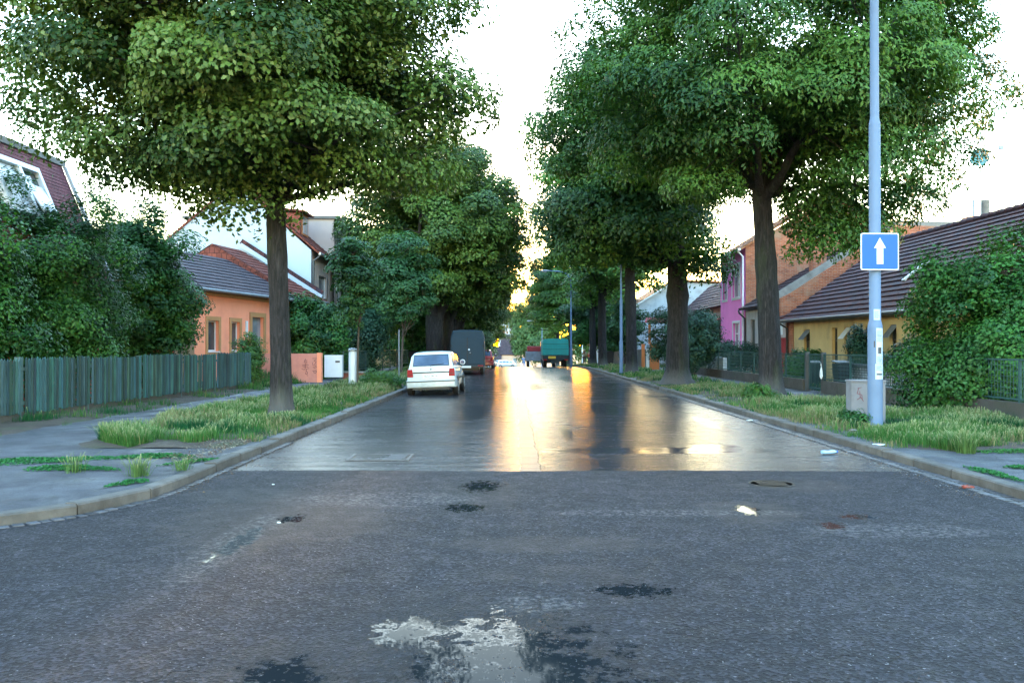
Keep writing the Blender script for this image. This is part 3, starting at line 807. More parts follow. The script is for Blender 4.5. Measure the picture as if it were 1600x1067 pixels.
def limb(mb, a, b, r0, r1, seed, n=7, bow=.25, sides=8):
    r = random.Random(seed); a = Vector(a); b = Vector(b); pts, rad = [], []
    side = Vector((r.uniform(-1, 1), r.uniform(-1, 1), 0))*bow*.4
    L = (b-a).length
    for i in range(n+1):
        t = i/n; p = a.lerp(b, t); p.z += bow*L*.35*math.sin(PI*t)*.6; p += side*math.sin(PI*t)*L*.3+Vector((r.uniform(-1, 1), r.uniform(-1, 1), r.uniform(-1, 1)))*.02*L*(0 < i < n)
        pts.append(p); rad.append(r0+(r1-r0)*t**.7)
    mb.tube(pts, rad, sides)
    return pts, rad
def tree(name, label, cat, loc, base_r, fork_z, ell, nclump, per, leaf, mat, seed, clump_r=1.0, flower=0, lean=(0, 0), bulges=(), limbs=7, group=None,
         flare=1.5, limb_dirs=None, cut=None, asp=.62, brown=0, extra=None, thin=False, top_r=None, droop=.5, twigs=True, amt=.14, forks=None, inner=.5, xlim=None):
    root = thing(name, label, cat, loc, group)
    tb = MB(); top = trunk_mesh(tb, base_r, fork_z, top_r or base_r*.8, lean, flare, seed, bulges)
    if forks:
        for a, b, r0, r1 in forks: limb(tb, a, b, r0, r1, seed+int(r0*100), 8, .05, 12)
    tr = tb.build('trunk', 'bark_thin' if thin else 'bark', root, smooth=True, angle=70)
    cc = clump_centres(ell, nclump, seed+1, clump_r*.75, amt, inner, cut)
    if extra is not None: cc = np.concatenate([cc, np.array(extra)])
    if xlim is not None: cc = cc[np.array([xlim(p) for p in cc])]
    lb = MB(); r = random.Random(seed+2); anchors = []
    tv = [Vector(c) for c in cc]
    # main limbs towards spread clumps
    main = []
    cand = sorted(tv, key=lambda c: -(c-top).length)
    if limb_dirs: main = [Vector(x) for x in limb_dirs]
    i = 0
    while len(main) < limbs and i < len(cand):
        c = cand[i]; i += 1
        dv = (c-top).normalized()
        if all(dv.dot((m_-top).normalized()) < .80 for m_ in main): main.append(c)
    for k, c in enumerate(main):
        r0 = (top_r or base_r*.8)*r.uniform(.5, .68); e = top.lerp(c, .85)
        s = top-Vector((lean[0], lean[1], 0))*0-Vector((0, 0, r.uniform(.0, .5)*min(1, fork_z*.3)))
        pts, rad = limb(lb, s, e, r0, .035, seed+10+k, 8, .16, 9)
        anchors += [(p, q) for p, q in zip(pts[2:], rad[2:])]
    if twigs and anchors:
        for k, c in enumerate(tv):
            p, q = min(anchors, key=lambda a_: (a_[0]-c).length+ (0 if a_[0].z < c.z+.3 else .6))
            limb(lb, p, c, min(q*.6, .045), .010, seed+100+k, 3, .12, 4)
    if lb.v: lb.build('branches', 'bark_thin' if thin else 'bark', root, smooth=True, angle=70)
    crown_mesh('crown', cc, clump_r, per, leaf, mat, seed+4, flower, asp, droop, flat=.60, brown=brown, parent=root, tuft=True)
    return root
# ================================================================== PLANTING
ROWL, ROWR = 'old street trees along the left kerb', 'old street trees along the right kerb'
# left foreground linden: trunk 18.2 m off, crown hanging from 4.3 m
tree('linden_tree', 'big flowering linden with pale bracts on a thick dark trunk in the left verge', 'tree', (-5.12, 18.2, .12), .235, 4.9,
     [(-.75, 0, 8.8, 4.9, 4.8, 4.2, 1), (-.6, -.8, 6.6, 4.4, 3.6, 1.8, .35)], 225, 1900, .118, 'leaf_linden', 101, 1.12, flower=.15, cut=lambda p: p[2] > 4.75+3.3*(abs(p[0]+.3)/5.3)**2.2, lean=(-.10, 0),
     bulges=((3.55, .12), (4.2, .10)), xlim=lambda p: p[0] < 4.3-.35*max(0, p[2]-7.6)-.16*max(0, -p[1]), limbs=10, flare=1.28, amt=.13,
     limb_dirs=[(-2.2, -.6, 6.6), (2.0, -.4, 7.6), (-.5, 1.6, 8.8), (.6, -1.4, 8.5)],
     extra=[(s*q, y, z) for s, q, y, z in [(1, 4.4, -1.6, 7.4), (1, 4.7, .8, 7.7), (1, 4.6, -.5, 8.6), (1, 3.9, .3, 9.4), (1, 3.6, -2, 9.0), (1, 3.9, -1.8, 6.5), (1, 4.0, .6, 6.8), (1, 3.4, -.6, 6.0), (1, 3.5, -2.4, 8.0), (-1, 5.0, -1, 8.6), (-1, 5.3, .5, 8.0), (-1, 4.9, .2, 9.6), (-1, 4.6, -1.4, 7.5), (-1, 4.5, -2, 9.2), (-1, 5.1, -.5, 10.6)]]+[(-5.3, -.2, 7.0), (-4.9, -.5, 6.5), (-4.3, -.4, 5.9), (-3.5, 0, 5.5), (-3.1, -.3, 5.15), (-2.3, 0, 5.2), (-1.2, -.8, 4.9), (-.75, -.4, 4.5), (1.5, -.5, 4.9), (2.0, 0, 5.3), (4.6, 0, 6.4), (5.0, .1, 6.9), (2.9, -.2, 5.2), (4.7, 0, 8.2)])
# right foreground tree
tree('maple_tree', 'large spreading tree with a forked trunk behind the blue arrow sign', 'tree', (7.55, 24.5, .12), .34, 6.2,
     [(.1, -.2, 9.9, 5.4, 5.1, 4.7, 1), (0, -1.2, 7.6, 4.4, 3.6, 2.2, .35)], 235, 1750, .150, 'leaf_maple', 202, 1.22, cut=lambda p: p[2] > 5.2+1.6*(abs(p[0])/5.5)**2+(2.2 if abs(p[0]+.2) < 1.3 and p[1] < 0 else 0), lean=(-.25, 0),
     bulges=((4.1, .12), (3.2, .08)), limbs=9, flare=1.35, asp=.42, droop=.9, amt=.14, top_r=.26,
     forks=[((-.25, 0, 6.0), (-1.9, -.3, 9.2), .20, .10), ((-.2, 0, 6.0), (.85, -.5, 9.6), .21, .10), ((-.2, 0, 5.7), (1.9, -.3, 8.2), .13, .06), ((-.9, -.1, 7.2), (-1.4, -.6, 10.5), .13, .07)],
     limb_dirs=[(-2.6, -.8, 10.2), (1.6, -.8, 11), (3.2, -.6, 9.6), (-4, 0, 8.8)],
     extra=[(5.9, 0, 9.6), (6.1, -.3, 8.7), (5.7, .2, 8.0), (5.5, 0, 7.1), (4.9, .2, 6.3), (4.2, 0, 5.7), (3.6, -.2, 5.3), (2.2, .1, 4.7), (1.6, -.3, 4.4), (1.2, -.2, 4.9), (1.7, .3, 5.2), (6.0, .4, 10.8), (5.6, 0, 12.0), (-5.2, 0, 9.6), (-5.4, .3, 10.8), (3.0, -.3, 5.8), (.9, -.6, 5.5), (2.6, 0, 5.2), (2.9, .4, 4.9), (2.1, .5, 5.9), (1.3, .6, 6.1), (3.4, .5, 6.5), (4.6, .4, 7.2), (3.8, .3, 6.0)])
tree('street_tree', 'leaning broad trunk with spreading roots before the green garden fence', 'tree', (6.45, 33.2, .12), .46, 5.0,
     [(-1.6, 0, 8.6, 3.7, 4.2, 4.9, 1), (-2.0, -.4, 6.0, 2.8, 3.2, 1.8, .35)], 160, 1300, .18, 'leaf_maple', 303, 1.3, cut=lambda p: p[2] > (5.0 if p[0] < 1.0 else 4.2), lean=(.1, 0), bulges=((3.6, .15),), limbs=9, flare=1.7, group=ROWR, asp=.5,
     extra=[(1.2, 0, 4.7), (1.0, -.4, 4.4), (.9, .2, 5.4), (-4.6, 0, 6.0), (-4.6, 0, 7.2), (-4.9, 0, 9.3)], top_r=.36)
tree('street_tree', 'slimmer straight trunk lit orange at the top beside the grey lamp post', 'tree', (6.6, 47.0, .12), .33, 6.5,
     [(-.6, 0, 9.4, 4.6, 4.4, 4.9, 1), (-1.6, 0, 6.4, 3.2, 3.0, 1.8, .3)], 120, 1000, .22, 'leaf_maple', 404, 1.4, cut=lambda p: p[2] > 6.3, limbs=8, flare=1.3, group=ROWR, bulges=((4.0, .12),),
     )
# generic rows further off share their meshes
def row(pairs, group):
    for proto, x, y, rz, s, label in pairs:
        c = copy_tree(proto); c.location = (x, y, gz(y)+.12); c.rotation_euler = (0, 0, rz); c.scale = (s, s, s); c['label'] = label; c['group'] = group
tL = tree('linden_tree', 'linden with a low forked trunk behind the white parked hatchback', 'tree', (-4.75, 50, .12), .47, 3.3,
     [(.2, 0, 8.9, 5.0, 4.6, 5.2, 1), (.2, 0, 5.6, 4.3, 3.6, 1.8, .35)], 150, 1250, .21, 'leaf_linden', 505, 1.4, flower=.04, limbs=8, flare=1.25, group=ROWL, top_r=.50,
     forks=[((-.15, 0, 3.1), (-.75, 0, 6.8), .36, .22), ((.15, 0, 3.0), (.85, 0, 6.8), .36, .22)], extra=[(4.6, 0, 5.2), (4.9, 0, 6.4), (-3.6, 0, 4.3), (3.6, 0, 4.5), (-1.6, 0, 4.6)])
row([(tL, -4.9, 61, 1.3, 1.02, 'linden just behind the slate grey van'), (tL, -4.9, 73, 2.6, 1.0, 'fourth linden up the left kerb from the junction'),
     (tL, -4.9, 86, 4.0, .95, 'linden hiding the red parked car'), (tL, -5.0, 101, 5.2, .95, 'linden shading the far pavement on the left'), (tL, -5.4, 120, .6, .85, 'farthest linden of the left row')], ROWL)
tR = tree('street_tree', 'dense tree hanging over the curved street lamp', 'tree', (6.6, 62, gz(62)+.12), .34, 5.8,
     [(1.0, 0, 9.6, 3.8, 3.8, 4.4, 1)], 110, 800, .25, 'leaf_maple', 606, 1.4, limbs=8, flare=1.3, group=ROWR, brown=.02)
row([(tR, 7.4, 78, .3, 1.0, 'street tree overhanging the green tarpaulin truck'), (tR, 6.6, 98, 3.2, .95, 'street tree behind the man in a white shirt'), (tR, 6.4, 122, 3.0, .9, 'farthest tree of the right row')], ROWR)

def small_tree(label, loc, tr_r, h0, ell, n, per, leaf, mat, seed, cr, group='young staked trees in the verges', name='young_tree'):
    return tree(name, label, 'tree', loc, tr_r, h0, ell, n, per, leaf, mat, seed, cr, limbs=4, flare=1.1, thin=True, group=group, inner=.1)
small_tree('young tree with a slim trunk just behind the white post', (-5.45, 29.2, .12), .04, 2.4, [(-.1, 0, 3.7, .75, .75, 1.7, 1)], 60, 330, .12, 'leaf_bluish', 701, .42)
small_tree('rounder young tree beside the white hatchback', (-5.4, 40.2, .12), .06, 2.3, [(.1, 0, 4.6, 1.45, 1.4, 2.4, 1)], 90, 360, .14, 'leaf_bluish', 702, .6)
small_tree('dark young tree to the right of the curved street lamp', (8.3, 85, gz(85)+.1), .08, 2.6, [(-.2, 0, 5.1, 2.7, 2.5, 3.1, 1)], 110, 420, .22, 'leaf_bluish', 703, .95)
small_tree('young tree behind the black wheeled bin', (9.3, 70, gz(70)), .06, 1.6, [(0, 0, 3.4, 1.6, 1.8, 2.2, 1)], 70, 280, .2, 'leaf_bluish', 704, .8)

# shrubs
def shrub(name, label, loc, ell, n, per, leaf, mat, seed, cr, stems=5, group=None, asp=.55, brown=0, flower=0, amt=.16, inner=.35, extra=None):
    root = thing(name, label, 'bush' if name != 'garden_tree' else 'tree', loc, group)
    cc = clump_centres(ell, n, seed, cr*.7, amt, inner)
    if extra is not None: cc = np.concatenate([cc, np.array(extra)])
    cc[:, 2] = np.maximum(cc[:, 2], cr*.25)
    sb = MB(); r = random.Random(seed)
    cand = [Vector(c) for c in cc]; r.shuffle(cand)
    anchors = []
    for k, c in enumerate(cand[:stems*2]):
        pts, rad = limb(sb, (r.uniform(-.25, .25), r.uniform(-.25, .25), -.05), c, r.uniform(.025, .05), .008, seed+k, 5, .2, 5)
        anchors += pts[2:]
    for k, c in enumerate(cand[stems*2:]):
        p = min(anchors, key=lambda a_: (a_-c).length); limb(sb, p, c, .012, .005, seed+50+k, 3, .1, 4)
    sb.build('stems', 'bark_thin', root, smooth=True, angle=70)
    crown_mesh('foliage', cc, cr, per, leaf, mat, seed+4, flower, asp, .3, .85, brown, parent=root)
    return root
GS = 'garden shrubs behind the picket fence'
shrub('garden_bush', 'tall dense bush spilling over the near end of the green picket fence', (-13.0, 21.8, .1), [(.2, 0, 2.9, 2.5, 2.2, 2.7, 1), (1.0, -.6, 2.1, 1.6, 1.3, 1.5, .4)], 200, 760, .10, 'leaf_bush', 801, .58, 8, GS,
      extra=[(.0, 0, 4.9), (.7, .4, 4.9), (1.2, .6, 5.3), (1.5, .8, 5.7), (1.9, .9, 5.2), (1.5, .4, 4.7), (1.9, .4, 4.4), (2.2, -.3, 3.6), (2.0, 0, 4.1), (2.4, -.4, 3.0), (2.1, -.2, 2.4), (1.6, -.4, 3.4), (1.7, 0, 4.4)])
shrub('garden_bush', 'bush with arching shoots under the white dormer window', (-12.2, 18.2, .1), [(0, 0, 2.2, 1.6, 1.6, 2.0, 1)], 95, 560, .11, 'leaf_bush', 802, .6, 6, GS, extra=[(.2, 0, 4.3), (.35, 0, 4.8), (-.2, 0, 4.4)])
shrub('garden_bush', 'lighter green leafy bush leaning towards the salmon house', (-12.4, 27.4, .1), [(0, 0, 3.6, 1.75, 1.6, 2.4, 1), (-.2, 0, 2.2, 1.7, 1.4, 1.8, .5)], 150, 560, .13, 'leaf_bush', 803, .6, 7, GS,
      extra=[(1.5, 0, 3.1), (1.8, .2, 2.9), (.6, 0, 5.9), (.3, 0, 6.1), (1.5, 0, 4.9)])
shrub('garden_bush', 'dark bush filling the gap left of the salmon house', (-14.3, 29.0, .1), [(0, 0, 3.2, 2.2, 1.8, 3.0, 1)], 120, 480, .15, 'leaf_bush', 804, .75, 6, GS)
shrub('round_bush', 'small round clipped bush at the far end of the picket fence', (-10.05, 31.6, .1), [(0, 0, 1.1, .55, .55, .95, 1)], 60, 300, .08, 'leaf_bright', 805, .28, 4)
shrub('elder_bush', 'flowering elder bush behind the salmon garden wall', (-9.9, 40.5, .1), [(0, 0, 2.0, 1.7, 1.5, 1.9, 1)], 95, 460, .15, 'leaf_bush', 806, .6, 6, flower=.06)
shrub('dark_hedge', 'tall dark conifer hedge behind the young staked tree', (-8.9, 47, .1), [(0, 0, 1.9, 1.7, 2.2, 2.1, 1)], 95, 460, .15, 'leaf_conifer', 807, .7, 5)
shrub('garden_tree', 'leafy tree rising behind the staked saplings', (-10.6, 55, .1), [(0, 0, 5.0, 3.4, 2.8, 4.4, 1)], 150, 520, .24, 'leaf_maple', 808, 1.05, 5)
shrub('garden_tree', 'loose pale tree beyond the cream house', (-9.5, 92, gz(92)), [(0, 0, 5.0, 3.6, 3.2, 4.6, 1)], 110, 380, .32, 'leaf_far', 809, 1.3, 5)
shrub('garden_tree', 'dense tree behind the van at the pavement edge', (-8.2, 66, gz(66)), [(0, 0, 3.4, 2.2, 2.5, 3.2, 1)], 90, 380, .24, 'leaf_bush', 810, 1.0, 5)
shrub('garden_tree', 'bright bush seen just right of the slate van', (-5.6, 96, gz(96)), [(0, 0, 3.3, 2.8, 3.0, 3.4, 1)], 90, 380, .28, 'leaf_far', 811, 1.1, 5)
# right
shrub('big_bush', 'large sprawling bush overhanging the garden wall at the right', (12.0, 19.4, .1), [(0, 0, 1.9, 2.4, 2.0, 1.9, 1), (1.2, 0, 2.2, 2.2, 1.8, 1.7, .5), (-.8, -1.0, 1.1, 1.2, 1.2, 1.0, .3)], 330, 700, .105, 'leaf_bush', 821, .58, 9,
      extra=[(-2.3, 0, 3.4), (-2.0, .2, 3.1), (-.6, 0, 3.9), (0, 0, 4.1), (.8, 0, 3.95), (-1.4, -1.8, 1.0), (-1.0, -2.0, 1.6), (-.8, -2.2, .7), (-1.6, -1.4, 1.8), (-.6, -2.4, 1.2), (-1.8, -1.0, 1.2), (-1.0, -1.6, 2.2), (-.9, -2.1, .3), (-.3, -2.3, 2.0), (-1.5, -1.6, .5)])
shrub('big_bush', 'second spreading bush at the right edge behind the wall', (13.9, 20.0, .1), [(0, 0, 1.8, 2.2, 2.2, 2.2, 1)], 140, 520, .11, 'leaf_bush', 822, .6, 5)
shrub('yew_bush', 'small dark bush before the windows of the yellow house', (12.0, 28.6, .1), [(0, 0, 1.25, .42, .45, .85, 1)], 40, 360, .09, 'leaf_conifer', 823, .30, 4)
shrub('yew_bush', 'low dark shrub right of the lamp pole behind the mesh fence', (12.0, 24.6, .1), [(0, 0, 1.0, .9, .8, .7, 1)], 50, 360, .09, 'leaf_conifer', 824, .4, 4)
shrub('garden_bush', 'leafy bush with orange blooms in front of the red gate', (12.3, 35.5, .1), [(0, 0, .75, .7, .7, .6, 1)], 40, 320, .11, 'leaf_bush', 825, .36, 4, brown=.02)
shrub('juniper_bush', 'low spreading juniper under the pink house', (11.6, 44.5, .1), [(0, 0, .95, 1.3, 1.6, .85, 1)], 60, 320, .11, 'leaf_conifer', 826, .45, 4)
shrub('cypress_bush', 'broad dark cypress behind the leaning trunk', (8.9, 41.6, .1), [(-.2, 0, 1.8, 1.55, 1.4, 1.75, 1)], 90, 420, .12, 'leaf_conifer', 827, .5, 5)
shrub('garden_tree', 'leafy tree right of the street beyond the lamp', (10.2, 84, gz(84)), [(0, 0, 4.0, 3.4, 3.0, 3.8, 1)], 90, 360, .3, 'leaf_bush', 828, 1.15, 5)
shrub('garden_tree', 'wide round tree beyond the crest right of the far lamp', (4.2, 168, gz(168)), [(0, 0, 7.2, 5.2, 5.0, 5.6, 1)], 130, 380, .45, 'leaf_far', 829, 1.7, 6)
shrub('garden_tree', 'dark tree at the far left corner of the street', (-8.3, 172, gz(172)), [(0, 0, 6.5, 5, 4.6, 5.8, 1)], 110, 360, .45, 'leaf_far', 830, 1.7, 6)
shrub('garden_tree', 'pale treetop showing over the yellow house roof', (27.5, 46, .1), [(0, 0, 5.6, 3.2, 2.6, 2.6, 1)], 80, 300, .26, 'leaf_far', 831, 1.0, 4)
shrub('weed_clump', 'reddish green weed clump at the foot of the forked tree', (6.75, 22.9, .1), [(0, 0, .18, .45, .4, .28, 1)], 30, 240, .06, 'leaf_bright', 832, .18, 3, brown=.1)
shrub('weed_clump', 'leafy weed clump against the grey utility cabinet', (6.45, 15.9, .1), [(0, 0, .12, .26, .2, .2, 1)], 16, 240, .06, 'leaf_bush', 833, .16, 3)
shrub('weed_clump', 'broad leaved weeds beside the white post', (-4.95, 30.6, .1), [(0, 0, .2, .75, .8, .3, 1)], 36, 240, .09, 'leaf_bright', 834, .25, 3)
# tree lines closing the view past the houses
def far_wood(name, label, boxes, n, leaf, cr, seed, mat='leaf_far'):
    r = np.random.default_rng(seed); cc = []
    for (x0, x1, y0, y1, h) in boxes:
        m = n
        x = r.uniform(x0, x1, m); y = r.uniform(y0, y1, m); top = h*(.55+.45*vnoise(x, y, 7, seed))
        z = top*r.uniform(.1, 1, m)**.6
        cc.append(np.stack([x, y, z+gzn(y)], 1))
    o = crown_mesh(name, np.concatenate(cc), cr, 150, leaf, mat, seed, parent=None)
    tagp(o, label, kind='stuff'); return o
far_wood('far_wood', 'distant wood closing the view behind the houses', [(-90, -14, 118, 150, 12), (16, 100, 118, 150, 12), (-60, -9, 215, 235, 13), (9, 70, 215, 235, 13)], 130, 1.0, 2.6, 901)

W = 'weed mats on the pavement'
weed_mat('long weed mat spreading from the left edge over the pavement', -6.35, 11.1, 1.0, .30, 2600, 1, ang=.25)
weed_mat('weed mat nearest the corner on the left pavement', -5.55, 10.4, .55, .20, 1500, 2, ang=-.1)
weed_mat('weed mat touching the tall grass on the left', -4.95, 11.55, .50, .22, 1500, 3)
weed_mat('thin weed strip in the crack before the left kerb', -4.25, 11.0, .40, .07, 600, 4, ang=.9)
weed_mat('weeds in the joint behind the near left kerb stones', -4.3, 9.3, .25, .10, 500, 5, ang=1.1)
weed_mat('small weed tuft in the right pavement', 6.35, 10.5, .14, .10, 300, 6)
weed_mat('weed strip along the joint of the right kerb', 5.75, 10.0, .10, .55, 700, 7)
weed_mat('weed patch by the right end of the near kerb', 6.0, 9.2, .35, .12, 500, 8)
weed_mat('ground ivy patch at the grass edge on the right', 7.6, 12.1, .9, .2, 1600, 9, col=(.05, .16, .045))
def tuft(label, x, y, n, h, seed, col=(.085, .16, .05)):
    r = np.random.default_rng(seed); a = r.uniform(0, 2*PI, n); q = r.uniform(0, .13, n)
    P = np.stack([x+q*np.cos(a), y+q*np.sin(a), np.full(n, .118)], 1)
    V, Fq, C = blades(P, h*r.uniform(.5, 1.1, n), np.full(n, .008), np.array(col)*r.uniform(.6, 1.4, (n, 1)), .5, r.uniform(0, 1, n) < .4, seed)
    o = np_mesh('grass_tuft', V, Fq, 'grass', C, off=(x, y, .115)); tagp(o, label, 'grass tuft', 'grass tufts in the pavement')
tuft('pale seeding grass tuft growing by the left kerb', -4.45, 9.85, 160, .22, 1)
tuft('grass tuft standing in the weed mat nearest the corner', -5.35, 10.15, 60, .22, 2)
tuft('thin grass tuft in the crack beside the kerb stones', -4.12, 10.35, 70, .15, 3)
tuft('tall grass tuft rising at the edge of the right verge', 6.5, 12.0, 220, .36, 4)
# ================================================================== BUILDINGS
class Fac:
    """a wall face from p0 to p1 (seen from outside: left to right), outward normal n"""
    def __init__(s, p0, p1):
        s.p0 = Vector((p0[0], p0[1], 0)); q = Vector((p1[0], p1[1], 0)); s.L = (q-s.p0).length; s.u = (q-s.p0).normalized()
        s.n = Vector((s.u.y, -s.u.x, 0))
    def P(s, u, z, d=0.0): return s.p0+s.u*u+s.n*d+Vector((0, 0, z))
    def wall(s, mb, z0, z1, ops=(), u0=0.0, u1=None, rev=.16, z1b=None):
        u1 = s.L if u1 is None else u1
        us = sorted({u0, u1}|{x for o in ops for x in o[:2]}); zs = sorted({z0, z1}|{x for o in ops for x in o[2:4]})
        top = lambda u: z1 if z1b is None else z1+(z1b-z1)*(u-u0)/(u1-u0)
        for a, b in zip(us[:-1], us[1:]):
            for c, d in zip(zs[:-1], zs[1:]):
                if any(o[0] <= a+1e-6 and b <= o[1]+1e-6 and o[2] <= c+1e-6 and d <= o[3]+1e-6 for o in ops): continue
                da, db = (top(a), top(b)) if d == z1 else (d, d)
                mb.poly(s.P(a, c), s.P(b, c), s.P(b, db), s.P(a, da))
        for (a, b, c, d) in [o[:4] for o in ops]:
            mb.poly(s.P(a, c), s.P(a, d), s.P(a, d, -rev), s.P(a, c, -rev))
            mb.poly(s.P(b, c), s.P(b, c, -rev), s.P(b, d, -rev), s.P(b, d))
            mb.poly(s.P(a, d), s.P(b, d), s.P(b, d, -rev), s.P(a, d, -rev))
            mb.poly(s.P(a, c), s.P(a, c, -rev), s.P(b, c, -rev), s.P(b, c))
    def bx(s, mb, a, b, c, d, d0, d1):
        vs = [s.P(x, z, q) for z in (c, d) for q in (d0, d1) for x in (a, b)]
        mb.add(vs, [(0, 1, 3, 2), (4, 6, 7, 5), (0, 4, 5, 1), (2, 3, 7, 6), (0, 2, 6, 4), (1, 5, 7, 3)])
    def window(s, root, off, a, b, c, d, rev=.14, mat='frame_white', glass='glass_curtain', mull=1, transom=None, sill=True, surround=None, fw=.055, sw=.11, name='window'):
        m = MB(); q0, q1 = -rev-.03, -rev+.03
        s.bx(m, a+.002, a+fw, c+.002, d-.002, q0, q1); s.bx(m, b-fw, b-.002, c+.002, d-.002, q0, q1)
        s.bx(m, a+fw, b-fw, c+.002, c+fw, q0, q1); s.bx(m, a+fw, b-fw, d-fw, d-.002, q0, q1)
        for k in range(mull):
            x = a+(b-a)*(k+1)/(mull+1); s.bx(m, x-fw*.5, x+fw*.5, c+fw, d-fw, q0+.004, q1-.004)
        if transom: z = c+(d-c)*transom; s.bx(m, a+fw, b-fw, z-fw*.5, z+fw*.5, q0+.008, q1-.008)
        w_ = m.build(name, mat, root, off)
        g = MB(); s.bx(g, a+.01, b-.01, c+.01, d-.01, -rev-.016, -rev-.004); g.build('pane', glass, w_, off)
        if sill:
            k = MB(); s.bx(k, a-.04, b+.04, c-.04, c-.003, -rev+.03, .06); k.build('sill', 'frame_white' if sill is True else sill, w_, off)
        if surround:
            k = MB()
            s.bx(k, a-sw, a-.003, c-sw, d+sw, .002, .03); s.bx(k, b+.003, b+sw, c-sw, d+sw, .002, .03)
            s.bx(k, a-.003, b+.003, d+.003, d+sw, .002, .03); s.bx(k, a-.003, b+.003, c-sw, c-.045, .002, .03)
            k.build('surround', surround, w_, off)
        return w_
def slope(mb, A, B, C, D, n=12, step=.035, thick=.09):
    """tiled slope: A-B eave, D-C ridge (D above A); courses overlap as steps"""
    A, B, C, D = [Vector(p) for p in (A, B, C, D)]
    N = (B-A).cross(D-A).normalized()
    if N.z < 0: N = -N
    flip = (B-A).cross(D-A).z < 0
    def q(*p): mb.poly(*(p[::-1] if flip else p))
    for i in range(n):
        t0, t1 = i/n, (i+1)/n
        a0, b0, a1, b1 = A.lerp(D, t0), B.lerp(C, t0), A.lerp(D, t1), B.lerp(C, t1)
        q(a0+N*step, b0+N*step, b1, a1); q(a0, b0, b0+N*step, a0+N*step)
    T = N*-thick
    q(A+T, D+T, C+T, B+T); q(A, A+T, B+T, B); q(A, D, D+T, A+T); q(B, B+T, C+T, C); q(D, C, C+T, D+T)
def pipe(root, off, pts, r=.05, mat='gutter_metal', name='downpipe'):
    m = MB(); m.tube(pts, r, 10); return m.build(name, mat, root, off, smooth=True)
G0 = .1
# ---- left: mansard house behind the garden
off = (-17.0, 20, G0); h = thing('house', 'dark red shingled mansard house with white dormer window behind the bushes', 'house', off)
XF = -12.35
f = Fac((XF, 24.9), (XF, 14.2)); m = MB()    # street side (faces +x)
f = Fac((XF, 14.2), (XF, 24.9)); 
m.box(-22, XF, 14.2, 24.9, G0, 3.45); m.build('wall', 'red_plaster', h, off)
m = MB(); slope(m, (XF+.25, 14, 3.4), (XF+.25, 25.0, 3.4), (-13.62, 25.0, 7.05), (-13.62, 14, 7.05), 34, .012, .2)
m.box(-21.9, -13.85, 14.1, 24.95, 3.45, 6.9)
m.poly((XF+.2, 24.97, 3.4), (-13.7, 24.97, 7.0), (-21.9, 24.97, 7.0), (-21.9, 24.97, 3.4))
m.build('roof', 'tile_shingle', h, off)
m = MB(); m.box(-22, -13.56, 14, 25.1, 7.06, 7.24); m.build('coping', 'concrete', h, off)
m = MB()
A_, B_ = Vector((XF+.32, 25.04, 3.4)), Vector((-13.55, 25.04, 7.05)); m.bar(A_, B_, .10, .08, (0, 1, 0)); m.build('verge_flashing', 'sheet_light', h, off)
# roof window: white lining with a tilted sash
def onroof(y, z, dd=0): return Vector((XF+.25+(-13.62-XF-.25)*(z-3.4)/3.65+dd, y, z))
dm = MB(); y0, y1, z0, z1 = 21.0, 23.0, 5.2, 6.4
for (ya, yb, za, zb) in ((y0-.12, y0, z0, z1), (y1, y1+.12, z0, z1), (y0-.12, y1+.12, z1, z1+.14), (y0-.12, y1+.12, z0-.14, z0), (22.05, 22.18, z0, z1)):
    p = [onroof(ya, za, .02), onroof(yb, za, .02), onroof(yb, zb, .02), onroof(ya, zb, .02)]; dm.prism(p, (.16, 0, .06))
wn = dm.build('window', 'frame_white', h, off)
g = MB(); g.prism([onroof(22.18, z0, .03), onroof(y1, z0, .03), onroof(y1, z1, .03), onroof(22.18, z1, .03)], (.03, 0, .01)); g.build('pane', 'glass', wn, off)
g = MB(); g.prism([onroof(y0, z0, .05), onroof(22.05, z0, .05), onroof(22.05, z1, .05), onroof(y0, z1, .05)], (.03, 0, .01)); g.build('blind', 'frame_white', wn, off)
g = MB(); a_ = onroof(22.2, z1-.4, .10); b_ = onroof(22.95, z1-.4, .10); g.prism([a_, b_, b_+Vector((.5, 0, -.75)), a_+Vector((.5, 0, -.75))], (.03, 0, .03)); g.build('sash', 'frame_white', wn, off)

# ---- salmon house (hipped grey roof)
N0, N1 = (-12.3, 32.0), (-10.95, 41.2)
off = (-12.3, 32, G0); h = thing('house', 'salmon orange single storey house with grey tiled hipped roof and ochre framed windows', 'house', off)
f = Fac(N0, N1); m = MB(); ZE = 3.92
PX = lambda px: None
def u_at(fc, px):   # distance along a wall where the picture column px meets it
    t = (px-803)/F; x0, y0 = fc.p0.x, fc.p0.y; return (t*y0-x0)/(fc.u.x-t*fc.u.y)
wins = [(u_at(f, 324), u_at(f, 341)), (u_at(f, 361), u_at(f, 374))]
dr = (u_at(f, 393), u_at(f, 411))
ops = [(a, b, 1.45, 2.68) for a, b in wins]+[(dr[0], dr[1], .12, 2.95)]
f.wall(m, G0, ZE, ops, rev=.18); 
m.build('wall', 'salmon', h, off)
mm = MB(); s_ = Fac((-14.9, 32.4), N0); s_.wall(mm, G0, ZE); mm.poly((-12.3, 32, ZE), (-10.95, 41.2, ZE), (-18, 41.5, ZE), (-18, 32.9, ZE)); mm.build('side_wall', 'beige', h, off)
for a, b in wins: f.window(h, off, a, b, 1.45, 2.68, .15, glass='glass', mull=0, surround='ochre', sw=.17)
k = MB(); a, b = dr
f.bx(k, a-.22, a-.003, .12, 3.15, .002, .04); f.bx(k, b+.003, b+.22, .12, 3.15, .002, .04); f.bx(k, a-.003, b+.003, 2.953, 3.15, .002, .04); k.build('door_surround', 'ochre', h, off)
